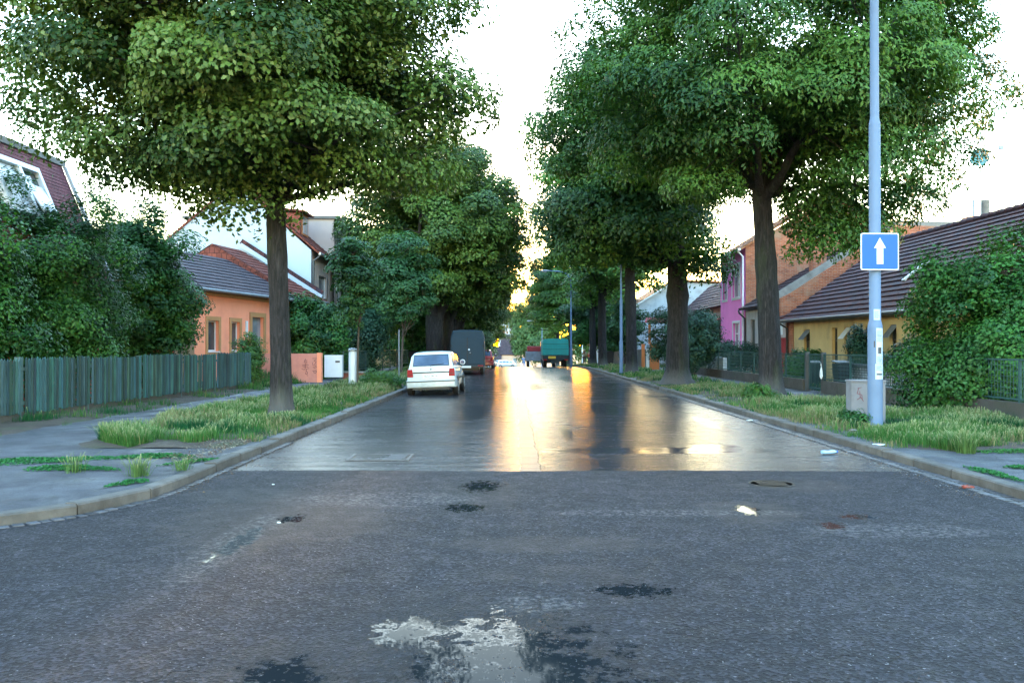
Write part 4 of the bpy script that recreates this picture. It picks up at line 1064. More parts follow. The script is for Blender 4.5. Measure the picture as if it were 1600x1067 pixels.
k = MB(); f.bx(k, a+.03, b-.9, .12, 2.94, -.18, -.12); k.build('door', 'red_paint', h, off)
k = MB(); f.bx(k, b-.9, b-.02, .12, 2.94, -.17, -.13); k.build('door_glazing', 'glass_curtain', h, off)
k = MB(); f.bx(k, a-.62, a-.45, 2.25, 2.75, .002, .05); f.bx(k, a-.60, a-.47, 2.0, 2.2, .002, .05); k.build('house_number', 'frame_white', h, off)
k = MB(); f.bx(k, 0, f.L, ZE-.25, ZE-.03, .002, .10); k.build('cornice', 'ochre', h, off)
m = MB(); APX = (-14.3, 39.7, 5.95)
ea0, ea1 = f.P(-.35, ZE, .45), f.P(f.L, ZE+.02, .45)
slope(m, ea0, ea1, Vector(APX)+Vector((.0, 1.4, .02)), Vector((-15.0, 35.2, 5.85)), 11)
m.poly(tuple(ea0), (-15.0, 35.2, 5.86), (-17.6, 32.3, ZE)); m.poly((-15, 35.2, 5.86), (-14.3, 41.3, 5.9), (-18, 41.5, ZE), (-17.6, 32.3, ZE))
m.build('roof', 'tile_grey', h, off)
m = MB(); m.tube([ea0+Vector((-.02, -.02, -.06)), ea1+Vector((.05, 0, -.06))], .065, 8); gm = m.build('gutter', 'gutter_metal', h, off)
pipe(h, off, [f.P(f.L-.12, ZE-.1, .35), f.P(f.L-.12, ZE-.4, .08), f.P(f.L-.12, .15, .08)], .05)

# ---- red roofed house beside it
off = (-11, 43, G0); h = thing('house', 'low grey house with long red tiled roof next to the salmon house', 'house', off)
f2 = Fac((-10.93, 41.35), (-10.75, 45.85)); m = MB()
ops = [(1.2, 2.3, 1.4, 2.6)]
f2.wall(m, G0, 4.05, ops); m.box(-19, -11.3, 41.35, 45.9, G0, 4.0); m.build('wall', 'wall_grey', h, off)
f2.window(h, off, 1.2, 2.3, 1.4, 2.6, glass='glass')
m = MB(); slope(m, f2.P(-.15, 4.06, .45), f2.P(f2.L, 4.1, .45), (-15.1, 45.85, 6.95), (-15.0, 41.25, 6.75), 14); m.poly((-15, 41.25, 6.75), (-15.1, 45.85, 6.95), (-19.2, 45.9, 4), (-19.2, 41.3, 4))
m.poly((-10.6, 41.27, 4.0), (-15.0, 41.27, 6.7), (-19.1, 41.27, 4.0))
m.build('roof', 'tile_red', h, off)
m = MB(); m.tube([f2.P(-.15, 4.0, .5), f2.P(f2.L, 4.04, .5)], .06, 8); m.build('gutter', 'gutter_metal', h, off)
m = MB(); m.bar((-10.6, 45.98, 4.35), (-15.1, 45.98, 7.25), .22, .32, (0, 1, 0)); m.build('parapet', 'wall_white', h, off)
m = MB(); m.bar((-10.6, 45.98, 4.56), (-15.1, 45.98, 7.46), .30, .06, (0, 1, 0)); m.build('parapet_cap', 'tile_brown', h, off)
m = MB(); p = Vector((-12.6, 44.3, 5.35)); m.obox(p, (.9, .6, .06), (-.83, 0, .55), (0, 1, 0)); m.build('skylight', 'sheet_light', h, off)

# ---- red annexe at the salmon house's near side
off = (-14.5, 31, G0); h = thing('shed', 'brick red rendered outbuilding against the salmon house, half hidden by bushes', 'shed', off)
m = MB(); m.box(-17.5, -13.15, 30.2, 32.3, G0, 3.0); m.build('wall', 'red_plaster', h, off)
m = MB(); m.prism([(-17.7, 30.0, 3.0), (-12.95, 30.0, 3.0), (-12.95, 32.35, 3.35), (-17.7, 32.35, 3.35)], (0, 0, .09)); m.build('roof', 'tile_red', h, off)

# ---- tall white gabled building
off = (-14, 50, G0); h = thing('apartment_house', 'tall building with blank pale gable wall and red dormer over the low houses', 'building', off)
XE = -11.3
m = MB(); m.prism([(XE, 46.3, G0), (XE, 46.3, 7.0), (-15.5, 46.3, 10.75), (-20, 46.3, 6.95), (-20, 46.3, G0)], (0, .3, 0)); m.box(-19.9, -12, 46.7, 50.5, G0, 6.9); m.build('gable_wall', 'wall_white', h, off)
f3 = Fac((XE+.02, 46.3), (XE+.02, 50.6)); m = MB(); ops = [(u_at(f3, 498), u_at(f3, 510), 4.5, 5.75), (u_at(f3, 498), u_at(f3, 510), 1.6, 2.9)]
f3.wall(m, G0, 7.0, ops); m.build('street_wall', 'wall_pinkgrey', h, off)
for o in ops: f3.window(h, off, *o, glass='glass_curtain', mull=0)
m = MB(); slope(m, (XE+.5, 46.2, 6.85), (XE+.5, 50.6, 6.85), (-15.5, 50.6, 10.9), (-15.5, 46.2, 10.9), 18); slope(m, (-20.3, 50.6, 6.8), (-20.3, 46.2, 6.8), (-15.5, 46.2, 10.9), (-15.5, 50.6, 10.9), 18)
m.build('roof', 'tile_red', h, off)
m = MB(); m.tube([(XE+.5, 46.2, 6.8), (XE+.5, 50.6, 6.8)], .08, 8); m.build('gutter', 'gutter_metal', h, off)
pipe(h, off, [(XE+.5, 46.35, 6.7), (XE+.12, 46.35, 6.4), (XE+.12, 46.35, .2)], .06, 'downpipe_dark')
m = MB(); m.box(-12.9, -12.1, 47.0, 48.9, 7.6, 9.2); dmr = m.build('dormer', 'brick_red', h, off)
m = MB(); m.prism([(-13.6, 46.8, 9.4), (-11.8, 46.8, 9.21), (-11.8, 49.1, 9.21), (-13.6, 49.1, 9.4)], (0, 0, .12)); m.build('dormer_roof', 'tile_red', dmr, off)
fd = Fac((-12.08, 47.25), (-12.08, 48.65)); m = MB(); fd.bx(m, 0, 1.4, 8.0, 9.2, 0, .04); m.build('dormer_frame', 'wood_orange', dmr, off)
m = MB(); fd.bx(m, .15, .65, 8.1, 9.1, .041, .05); fd.bx(m, .75, 1.25, 8.1, 9.1, .041, .05); m.build('dormer_pane', 'glass_curtain', dmr, off)
m = MB(); m.box(-14.9, -14.2, 47.6, 48.3, 9.6, 11.3); m.box(-15.0, -14.1, 47.5, 48.4, 11.3, 11.42); m.build('chimney', 'brick_red', h, off)
# taller wing beyond
off = (-14, 54, G0); h = thing('apartment_house', 'three storey flat topped block in pinkish grey plaster beyond the gabled building', 'building', off)
f4 = Fac((XE+.35, 50.65), (XE+.35, 57.5)); m = MB(); zs = ((1.5, 2.9), (4.4, 5.8), (7.3, 8.7))
ops = [(a, a+1.2, z0, z1) for a in (.75, 2.9, 5.05) for z0, z1 in zs]
f4.wall(m, G0, 9.4, ops); m.box(-20, XE+.05, 50.65, 57.5, G0, 9.4)
m.poly((-20, 50.64, 7), (XE+.35, 50.64, 7), (XE+.35, 50.64, 9.4), (-20, 50.64, 9.4)); m.build('wall', 'wall_pinkgrey', h, off)
for o in ops: f4.window(h, off, *o, glass='glass_curtain', mull=1)
m = MB(); m.box(-20.2, XE+.6, 50.5, 57.7, 9.4, 9.6); m.build('roof', 'sheet_dark', h, off)

# ---- cream house with pilasters far left
def simple_house(name, label, x0, x1, y0, y1, zg, ze, zr, wall, roof, wins, side='left', ridge='y', frame='frame_white', n=10, gables=True, over=.35, door=None, glass='glass_curtain'):
    off = ((x0+x1)/2, (y0+y1)/2, zg); h = thing('house', label, 'house', off); m = MB()
    fx = x1 if side == 'left' else x0
    fc = Fac((x1, y0), (x1, y1)) if side == 'left' else Fac((x0, y1), (x0, y0))
    fs = Fac((x0, y0), (x1, y0))
    o1 = [w_[1:] for w_ in wins if w_[0] == 's']; o2 = [w_[1:] for w_ in wins if w_[0] == 'f']
    fc.wall(m, zg, ze, o1); fs.wall(m, zg, ze, o2)
    m.box(x0+.3, x1-.3, y0+.3, y1, zg, ze-.02)
    xm, ym = (x0+x1)/2, (y0+y1)/2
    if ridge == 'y': m.poly((x0, y0, ze), (x1, y0, ze), (xm, y0, zr)); m.poly((x1, y1, ze), (x0, y1, ze), (xm, y1, zr))
    else: m.poly((x1, y0, ze), (x1, y1, ze), (x1, ym, zr)); m.poly((x0, y1, ze), (x0, y0, ze), (x0, ym, zr))
    m.build('wall', wall, h, off)
    for w_ in o1: fc.window(h, off, *w_, mat=frame, glass=glass)
    for w_ in o2: fs.window(h, off, *w_, mat=frame, glass=glass)
    r = MB(); k = over*(zr-ze)/((x1-x0)/2 if ridge == 'y' else (y1-y0)/2)
    if ridge == 'y':
        slope(r, (x1+over, y0-.2, ze-k), (x1+over, y1+.2, ze-k), (xm, y1+.2, zr+.05), (xm, y0-.2, zr+.05), n); slope(r, (x0-over, y1+.2, ze-k), (x0-over, y0-.2, ze-k), (xm, y0-.2, zr+.05), (xm, y1+.2, zr+.05), n)
    else:
        slope(r, (x0-.2, y0-over, ze-k), (x1+.2, y0-over, ze-k), (x1+.2, ym, zr+.05), (x0-.2, ym, zr+.05), n); slope(r, (x1+.2, y1+over, ze-k), (x0-.2, y1+over, ze-k), (x0-.2, ym, zr+.05), (x1+.2, ym, zr+.05), n)
    r.build('roof', roof, h, off)
    return h, off, fc, fs
gg = gz(74)
simple_house('house', 'cream stucco house with tall narrow windows between pilasters, far left', -20, -10.6, 69, 81, gg, 4.2, 7.2, 'wall_cream', 'tile_red',
             [('s', a, a+.9, .9, 3.1) for a in (.8, 2.8, 4.8, 6.8, 8.8)], 'left')
simple_house('house', 'peach cottage with brown door and dark roof closing the end of the street', -3.2, 1.6, 208, 216, gz(208)-.0, -.3+.25, 4.6, 'wall_peach', 'tile_grey', [('f', 3.0, 3.9, gz(208), gz(208)+2.5)], 'left', 'x')
simple_house('house', 'white lean-to with a window left of the peach cottage', -6.6, -3.25, 207, 214, gz(208), -1.2, 1.6, 'wall_white', 'tile_grey', [('f', 1.4, 2.3, gz(208)+.8, gz(208)+2.4)], 'left', 'x')
# tower block on the skyline
off = (-4, 430, gz(430)); h = thing('tower_block', 'pale tower block on the skyline beyond the end of the street', 'building', off)
m = MB(); ft = Fac((-8, 430), (1, 430)); ops = [(.8+i*1.65, 1.8+i*1.65, 2+3*j, 3.4+3*j) for i in range(5) for j in range(5)]
ft.wall(m, -5, 18.5, ops); m.box(-7.9, .9, 430.3, 442, -5, 18.4); m.build('wall', 'wall_white', h, off)
for o in ops[::1]: 
    g = MB(); ft.bx(g, *o, -.12, -.05); g.build('window', 'glass', h, off)
m = MB(); m.box(-8.3, 1.3, 429.7, 442.3, 18.5, 19.0); m.box(-5, -2, 433, 437, 19.0, 21); m.build('roof', 'sheet_light', h, off)

# ---- right: yellow house with the big tiled roof
off = (17, 28, G0); h = thing('house', 'long ochre yellow house with huge dark brown tiled roof and narrow open windows', 'house', off)
X0 = 13.0; f5 = Fac((X0, 39.2), (X0, 8.0)); m = MB(); zl, zr_ = 3.1, 2.85
def uo(px): return u_at(f5, px)
wl = [(uo(1256), uo(1265)), (uo(1300), uo(1308)), (uo(1319), uo(1328)), (uo(1352), uo(1362)), (uo(1389), uo(1400)), (uo(1440), uo(1452)), (uo(1500), uo(1515))]
ops = [(a, b, .75, 2.4) for a, b in wl]
f5.wall(m, G0, 2.86, ops); f5.wall(m, 2.86, 3.0); m.poly((X0, 39.2, G0), (X0, 39.2, 3.0), (17.5, 39.2, 6.3), (22, 39.2, 3.0), (22, 39.2, G0))
m.poly((X0, 8, G0), (X0, 8, 3.0), (17.5, 8, 6.3), (22, 8, 3.0), (22, 8, G0)); m.build('wall', 'wall_yellow', h, off)
for i, (a, b) in enumerate(wl):
    w_ = f5.window(h, off, a, b, .75, 2.4, .14, mat='frame_dark', glass='glass', mull=0, transom=.68, sill='concrete', fw=.06)
    if i in (0, 2, 3, 4):   # top light tilted out
        k = MB(); a0 = f5.P(a+.03, 2.36, -.06); b0 = f5.P(b-.03, 2.36, -.06); o_ = f5.n*.34+Vector((0, 0, -.42)); k.prism([a0, b0, b0+o_, a0+o_], (0, 0, .03)); k.build('open_light', 'frame_white' if i == 2 else 'glass_curtain', w_, off)
m = MB(); f5.bx(m, 0.0, .55, G0, 2.9, .004, .05); m.build('worn_corner', 'brick', h, off)
m = MB(); slope(m, (X0-.45, 7.5, 2.68), (X0-.45, 39.5, 2.84), (17.5, 39.5, 6.45), (17.5, 7.5, 6.30), 17, .055); slope(m, (22.4, 39.5, 2.7), (22.4, 7.5, 2.7), (17.5, 7.5, 6.30), (17.5, 39.5, 6.45), 17, .05)
m.build('roof', 'tile_brown', h, off)
m = MB(); 
for i in range(64): m.tube([(17.5, 7.5+i*.5, 6.33+i*.00235), (17.5, 8.02+i*.5, 6.36+i*.00235)], [.10, .125], 8)
m.build('ridge_tiles', 'tile_brown', h, off)
m = MB(); m.tube([(X0-.52, 7.4, 2.66), (X0-.52, 39.6, 2.82)], .07, 8); m.build('gutter', 'downpipe_dark', h, off)
pipe(h, off, [(X0-.52, 39.3, 2.75), (X0-.12, 39.3, 2.5), (X0-.12, 39.3, .2)], .05, 'downpipe_dark')
def on5(y, t, up=.08): a = Vector((X0-.45, y, 2.76)); b = Vector((17.5, y, 6.38)); return a.lerp(b, t)+Vector((-.62, 0, .78))*up
for (y, t, L, wd) in ((30.3, .43, 1.15, .20), (23.2, .52, .75, .42), (24.0, .64, .6, .42)):
    k = MB(); k.obox(on5(y, t, .10), (L, wd, .08), (.78, 0, .62), (0, 1, 0)); k.build('skylight', 'sheet_light', h, off)
k = MB(); k.tube([(17.5, 31.2, 6.2), (17.5, 31.2, 9.9)], [.03, .02], 6); k.tube([(17.5, 31.2, 8.8), (18.1, 31.0, 9.0)], .015, 5); k.tube([(17.5, 31.2, 8.2), (17.1, 31.2, 8.2)], .02, 5)
k.obox((18.15, 31.0, 9.04), (.14, .12, .14)); an = k.build('antenna_mast', 'pole_zinc', h, off, smooth=False)
k = MB()
for j in range(6):
    pass
k.tube([(17.46, 31.15, 8.7), (17.40, 31.05, 8.68), (17.3, 30.9, 8.65), (17.26, 30.85, 8.64)], [.03, .20, .30, .32], 18); k.build('satellite_dish', 'dish_blue', an, off, smooth=True)
k = MB(); k.tube([(18.4, 32.5, 5.6), (18.4, 32.5, 7.35)], .16, 12); k.build('flue', 'concrete', h, off, smooth=True)

# ---- brick gabled house behind it
off = (18, 44, G0); h = thing('house', 'grey rendered house with bare brick gable rising behind the yellow house', 'house', off)
f6 = Fac((X0, 46.6), (X0, 40.9)); m = MB(); ops = [(.9, 1.7, .2, 3.1), (u_at(f6, 1196), u_at(f6, 1206), 1.5, 2.6)]
f6.wall(m, G0, 3.9, ops); m.box(X0+.3, 24, 41.2, 46.6, G0, 3.8); m.build('wall', 'wall_grey', h, off)
k = MB(); f6.bx(k, .92, 1.68, .2, 3.08, -.15, -.09); k.build('door', 'frame_dark', h, off)
f6.window(h, off, *ops[1])
m = MB(); m.prism([(X0, 40.6, G0), (X0, 40.6, 4.0), (X0+.5, 40.6, 4.25), (18.6, 40.6, 7.55), (27, 40.6, 7.35), (27, 40.6, G0)], (0, .32, 0)); m.build('gable_wall', 'brick', h, off)
m = MB(); slope(m, (X0-.4, 40.95, 3.72), (X0-.4, 46.7, 3.72), (18.6, 46.7, 7.3), (18.6, 40.95, 7.3), 16, .04); m.poly((18.6, 40.95, 7.3), (27, 40.95, 7.2), (27, 46.7, 7.2), (18.6, 46.7, 7.3)); m.build('roof', 'tile_grey', h, off)
m = MB(); m.bar((X0-.1, 40.76, 4.08), (18.65, 40.76, 7.62), .40, .06, (0, 1, 0)); m.bar((18.6, 40.76, 7.6), (27, 40.76, 7.40), .40, .06, (0, 1, 0)); m.build('coping', 'concrete', h, off)
for (x, y, z0, z1) in ((15.7, 43.0, 5.0, 7.1), (23.2, 42, 7, 8.05)):
    m = MB(); m.box(x-.35, x+.35, y-.3, y+.3, z0, z1); m.box(x-.42, x+.42, y-.37, y+.37, z1, z1+.1); ck = m.build('chimney', 'brick', h, off)
    k = MB(); k.tube([(x, y, z1+.1), (x, y, z1+1.0)], .07, 8); k.build('chimney_pipe', 'pole_zinc', ck, off)
pipe(h, off, [(X0-.42, 46.6, 3.65), (X0-.42, 46.5, 3.5), (X0-.1, 46.5, 3.2), (X0-.1, 46.5, .2)], .05, 'downpipe_dark')
# red gate between the two
off = (13.2, 40, G0); h = thing('gate', 'dark red boarded gate with a white panel between grey and yellow houses', 'gate', off)
fg = Fac((12.9, 40.55), (12.9, 39.35)); m = MB()
for i in range(8): fg.bx(m, .02+i*.145, .155+i*.145, .15, 2.05, 0, .04+.004*(i % 2))
m.build('gate_leaf', 'red_paint', h, off)
m = MB(); fg.bx(m, -.02, 1.2, 2.06, 2.12, -.02, .07); fg.bx(m, .0, 1.18, 2.12, 2.9, .0, .03); m.build('upper_panel', 'wall_pinkgrey', h, off)
m = MB(); fg.bx(m, .05, .72, 2.2, 2.75, .032, .05); m.build('white_panel', 'frame_white', h, off)
m = MB(); m.prism([(12.6, 39.3, 2.95), (13.6, 39.3, 3.2), (13.6, 40.58, 3.2), (12.6, 40.58, 2.95)], (0, 0, .07)); m.build('gate_roof', 'tile_brown', h, off)

# ---- pink house
off = (16, 49.5, G0); h = thing('house', 'bright pink two storey house with white window surrounds and brick side wall', 'house', off)
f7 = Fac((X0, 52.3), (X0, 46.75)); m = MB()
q1 = (u_at(f7, 1129.5), u_at(f7, 1136)); q2 = (u_at(f7, 1144.5), u_at(f7, 1156)); q3 = (u_at(f7, 1145.5), u_at(f7, 1155))
ops = [(*q1, 4.5, 6.35), (*q2, 4.5, 6.35), (*q3, 1.1, 3.0)]
f7.wall(m, G0, 7.25, ops); m.build('wall', 'wall_pink', h, off)
for o in ops: f7.window(h, off, *o, surround='frame_white', transom=.68, glass='glass_curtain', sw=.14)
m = MB(); m.prism([(X0+.02, 46.75, G0), (X0+.02, 46.75, 7.2), (18, 46.75, 10.2), (23, 46.75, 7.2), (23, 46.75, G0)], (0, .3, 0)); m.box(14.2, 22.9, 47.2, 52.2, G0, 7.1); m.build('side_wall', 'brick', h, off)
m = MB(); slope(m, (X0-.35, 46.5, 7.1), (X0-.35, 52.5, 7.1), (18, 52.5, 10.4), (18, 46.5, 10.4), 16); slope(m, (23.3, 52.5, 7.1), (23.3, 46.5, 7.1), (18, 46.5, 10.4), (18, 52.5, 10.4), 16); m.build('roof', 'tile_warm', h, off)
m = MB(); m.tube([(X0-.42, 46.4, 7.05), (X0-.42, 52.5, 7.05)], .08, 8); m.build('gutter', 'frame_white', h, off)
pipe(h, off, [(X0-.40, 46.9, 7.0), (X0-.1, 46.9, 6.7), (X0-.1, 46.9, .2)], .06, 'frame_white')
# ---- low house with brown roof and red awning
off = (16, 56, G0); h = thing('house', 'low grey house with brown tiled roof beyond the pink house', 'house', off)
f8 = Fac((13.4, 60), (13.4, 52.6)); m = MB(); ops = [(u_at(f8, 1106), u_at(f8, 1116), 1.2, 2.5)]
ops = [(1.0, 2.0, 1.2, 2.5), (4.3, 5.6, 1.0, 2.6)]
f8.wall(m, G0, 4.3, ops); m.box(13.7, 20, 52.9, 60, G0, 4.2); m.build('wall', 'wall_pinkgrey', h, off)
for o in ops: f8.window(h, off, *o)
m = MB(); slope(m, (13.0, 52.5, 4.2), (13.0, 60.2, 4.2), (17, 60.2, 6.9), (17, 52.5, 6.9), 12); m.poly((13.0, 60.15, 4.2), (17, 60.15, 6.9), (20, 60.15, 4.2)); m.build('roof', 'tile_brown', h, off)
off = (12.4, 54, G0); h = thing('porch', 'wooden porch with scalloped dark red awning beside the pink house', 'porch', off)
m = MB(); 
for (x, y) in ((11.75, 52.9), (11.75, 56.6), (11.75, 59.9)): m.box(x-.09, x+.09, y-.09, y+.09, G0, 2.75)
m.box(11.7, 11.85, 52.8, 60, 2.62, 2.76); m.build('post_frame', 'wood_orange', h, off)
m = MB(); m.prism([(11.2, 52.6, 2.75), (11.2, 60.2, 2.75), (13.35, 60.2, 3.45), (13.35, 52.6, 3.45)], (0, 0, .05))
for i in range(19):
    y = 52.6+i*.4; m.prism([(11.2, y, 2.75), (11.2, y+.38, 2.75), (11.2, y+.34, 2.60), (11.2, y+.19, 2.54), (11.2, y+.04, 2.60)], (.03, 0, 0))
m.build('awning', 'awning', h, off)
m = MB(); 
for i in range(9): m.box(11.78, 11.82, 53.1+i*.42, 53.22+i*.42, .9, 2.5)
m.box(11.76, 11.84, 53, 56.9, .85, .95); m.build('glazed_screen', 'frame_white', h, off)
m = MB(); m.box(12.6, 12.66, 53, 58, .3, 2.6); m.build('inner_wall', 'glass_curtain', h, off)
# second, lower brown-roofed house and the white barn
off = (17, 66, G0); h = thing('house', 'low house with brown gabled roof in front of the white barn', 'house', off)
m = MB(); m.prism([(13.2, 61, G0), (13.2, 61, 3.6), (16.6, 61, 6.6), (20, 61, 3.6), (20, 61, G0)], (0, 9, 0)); m.build('wall', 'wall_pinkgrey', h, off)
m = MB(); slope(m, (12.9, 60.7, 3.35), (12.9, 70.3, 3.35), (16.6, 70.3, 6.75), (16.6, 60.7, 6.75), 12); slope(m, (20.3, 70.3, 3.35), (20.3, 60.7, 3.35), (16.6, 60.7, 6.75), (16.6, 70.3, 6.75), 12); m.build('roof', 'tile_brown', h, off)
off = (17, 78, gz(78)); h = thing('barn', 'big whitewashed barn gable with warm tiled roof behind the right hand trunks', 'barn', off)
g7 = gz(76)
m = MB(); m.prism([(10.4, 74, g7), (10.4, 74, 5.0), (14.4, 74, 7.4), (21.5, 74, 7.0), (21.5, 74, g7)], (0, 12, 0)); m.build('wall', 'wall_oldwhite', h, off)
m = MB(); slope(m, (10.0, 73.7, 4.8), (10.0, 86.3, 4.8), (14.4, 86.3, 7.6), (14.4, 73.7, 7.6), 12); m.prism([(14.4, 73.7, 7.45), (21.8, 73.7, 7.15), (21.8, 86.3, 7.15), (14.4, 86.3, 7.45)], (0, 0, .12)); m.build('roof', 'tile_warm', h, off)
m = MB(); m.bar((10.1, 73.7, 4.85), (14.4, 73.7, 7.5), .12, .30, (0, 1, 0)); m.build('verge_board', 'sheet_light', h, off)
simple_house('house', 'low cottage with dull red roof behind the black wheeled bin', 11.5, 18, 88, 97, gz(92), gz(92)+2.7, gz(92)+5, 'wall_white', 'tile_red', [], 'right')
simple_house('house', 'small whitewashed house beyond the barn on the right', 10.5, 18, 104, 116, gz(110), gz(110)+3.2, gz(110)+6, 'wall_oldwhite', 'tile_brown', [], 'right')
simple_house('house', 'grey cottage beyond the cream house on the left', -19, -10.5, 98, 110, gz(104), gz(104)+3.2, gz(104)+6, 'wall_grey', 'tile_red', [], 'left')

# ================================================================== FENCES AND WALLS
# picket fence on the left
FA, FB = Vector((-10.35, 12.0)), Vector((-9.75, 30.6)); ft = (FB-FA).normalized(); fn = Vector((ft.y, -ft.x))
off = (FA.x, FA.y, .1); h = thing('picket_fence', 'weathered blue green picket fence on a low plinth along the left garden', 'fence', off)
r = random.Random(3); s = 0.0; L = (FB-FA).length; bay = 0
m = MB(); a = FA; 
m.prism([(FA.x-.12, FA.y, .02), (FA.x+.06, FA.y, .02), (FA.x+.06, FA.y, .30), (FA.x-.12, FA.y, .30)], (FB.x-FA.x, FB.y-FA.y, 0)); m.build('plinth', 'plinth', h, off)
while s < L-.5:
    e = min(s+2.55, L); m = MB(); t = s+.12; top0 = 1.40+r.uniform(-.03, .03)
    while t < e-.06:
        p = FA+ft*t+fn*.07; q = r.uniform(.45, 1.5); b = r.uniform(.8, 1.35); m.col = (q*r.uniform(.65, 1.2), q*r.uniform(.85, 1.1), q*b)
        w_ = r.uniform(.058, .068); tp = top0+r.uniform(-.02, .02); bt = .27+r.uniform(-.03, .03); ln = r.uniform(-.01, .01)
        c0 = Vector((p.x, p.y, 0)); T = Vector((ft.x, ft.y, 0)); Nn = Vector((fn.x, fn.y, 0))
        prof = [c0-T*w_/2+Vector((0, 0, bt)), c0+T*w_/2+Vector((0, 0, bt)), c0+T*(w_/2+ln)+Vector((0, 0, tp-.05)), c0+T*ln+Vector((0, 0, tp)), c0-T*(w_/2-ln)+Vector((0, 0, tp-.05))]
        m.prism(prof, Nn*.022); t += w_+(r.uniform(.022, .04) if r.random() > .03 else .075)
    pn = m.build('picket_panel', 'fence_green', h, off)
    m = MB(); 
    for z in (.48, 1.18):
        A2 = FA+ft*s; B2 = FA+ft*e; m.bar((A2.x+fn.x*.045, A2.y+fn.y*.045, z), (B2.x+fn.x*.045, B2.y+fn.y*.045, z), .045, .07)
    m.build('rail', 'fence_post', pn, off)
    m = MB(); p = FA+ft*s; m.box(p.x-.06, p.x+.06, p.y-.06, p.y+.06, .1, 1.42+r.uniform(-.04, .05)); m.build('post', 'fence_post', h, off)
    s = e
# salmon garden wall with scribbles
off = (-9.6, 35.5, .1); h = thing('garden_wall', 'low salmon garden wall panel with scribbled graffiti right of the big linden', 'wall', off)
m = MB(); m.box(-11.2, -8.40, 35.5, 35.68, -.05, 1.34); m.build('panel', 'salmon_pink', h, off)
m = MB(); m.box(-8.40, -8.22, 35.47, 35.75, -.05, 1.37); m.build('end_pier', 'salmon', h, off)
m = MB()
def gl(px, py): return Vector(((px-803)/F*35.49, 35.49, CAMZ-(py-541)/F*35.49))
def stroke(mb, pts, wd=.016):
    P = [gl(450+x/16, 545+y/16) for x, y in pts]
    for a, b in zip(P[:-1], P[1:]):
        mb.bar(a, b, wd, .004, (0, 1, 0)) if False else mb.obox((a+b)/2, ((b-a).length+wd*.5, wd, .004), (b-a), Vector((0, 1, 0)).cross(b-a))
for st in ([(610, 240), (725, 240), (730, 275)], [(690, 270), (650, 300), (690, 320)], [(610, 345), (620, 410), (660, 400), (700, 330)], [(620, 460), (690, 430), (700, 400)], [(640, 490), (730, 440)],
           [(610, 550), (730, 548)], [(650, 550), (640, 590), (680, 610), (710, 580), (690, 550)],
           [(440, 250), (410, 300), (400, 350)], [(470, 270), (465, 370)], [(430, 270), (430, 500)], [(355, 405), (510, 400)], [(360, 440), (500, 450)], [(340, 500), (400, 520), (430, 500)],
           [(520, 485), (460, 500), (450, 560), (480, 575)], [(440, 590), (430, 620), (470, 640), (490, 600), (470, 570)], [(470, 665), (495, 668)]):
    stroke(m, st)
m.build('graffiti', 'ink_graffiti', h, off)
# white letterbox panel, low brick wall and post
off = (-8.1, 37.5, .1); h = thing('meter_cabinet', 'white meter cabinet with a dark slot standing right of the salmon wall', 'cabinet', off)
m = MB(); m.box(-8.55, -7.75, 37.5, 37.8, .25, 1.25); m.build('body', 'frame_white', h, off, bevel=.01)
m = MB(); m.box(-8.05, -7.85, 37.485, 37.499, .92, 1.0); m.build('slot', 'ink', h, off)
off = (-7.9, 37.0, .1); h = thing('garden_wall', 'short brown brick wall stub between meter cabinet and white post', 'wall', off)
m = MB(); m.box(-7.9, -6.9, 38.4, 38.65, .05, .42); m.build('brickwork', 'brick_red', h, off); m = MB(); m.box(-7.95, -6.85, 38.35, 38.7, .42, .49); m.build('coping', 'concrete', h, off)
off = (-7.8, 40, .1); h = thing('garden_fence', 'dark mesh garden fence behind the white post on the left', 'fence', off)
def mesh_fence(h, off, P0, P1, z0, z1, bays, mat='metal_green', wire=.10, post=.05, wr=.004, horizontal=True, zg=None):
    P0, P1 = Vector(P0), Vector(P1); t = (P1-P0); 
    for i in range(bays+1):
        p = P0+t*i/bays; m = MB(); m.box(p.x-post/2, p.x+post/2, p.y-post/2, p.y+post/2, z0-.35+gz(p.y), z1+.02+gz(p.y)); m.build('post', mat, h, off)
    for i in range(bays):
        a = P0+t*(i/bays); b = P0+t*((i+1)/bays); m = MB(); za, zb = gz(a.y), gz(b.y)
        for z in (z0, z1): m.bar((a.x, a.y, z+za), (b.x, b.y, z+zb), .035, .035)
        pn = m.build('panel_frame', mat, h, off)
        m = MB(); LL = (b-a).length; n = int((z1-z0)/wire); 
        for k in range(1, n): z = z0+(z1-z0)*k/n; m.bar((a.x, a.y, z+za), (b.x, b.y, z+zb), wr*2, wr*2)
        n = int(LL/wire)
        for k in range(1, n): p = a+(b-a)*k/n; m.bar((p.x+.004, p.y, z0+gz(p.y)), (p.x+.004, p.y, z1+gz(p.y)), wr*2, wr*2, (1, 0, 0))
        m.build('wire_mesh', mat, pn, off)
mesh_fence(h, off, (-8.1, 39.5), (-7.9, 62), .45, 1.4, 8, wire=.14, wr=.005)
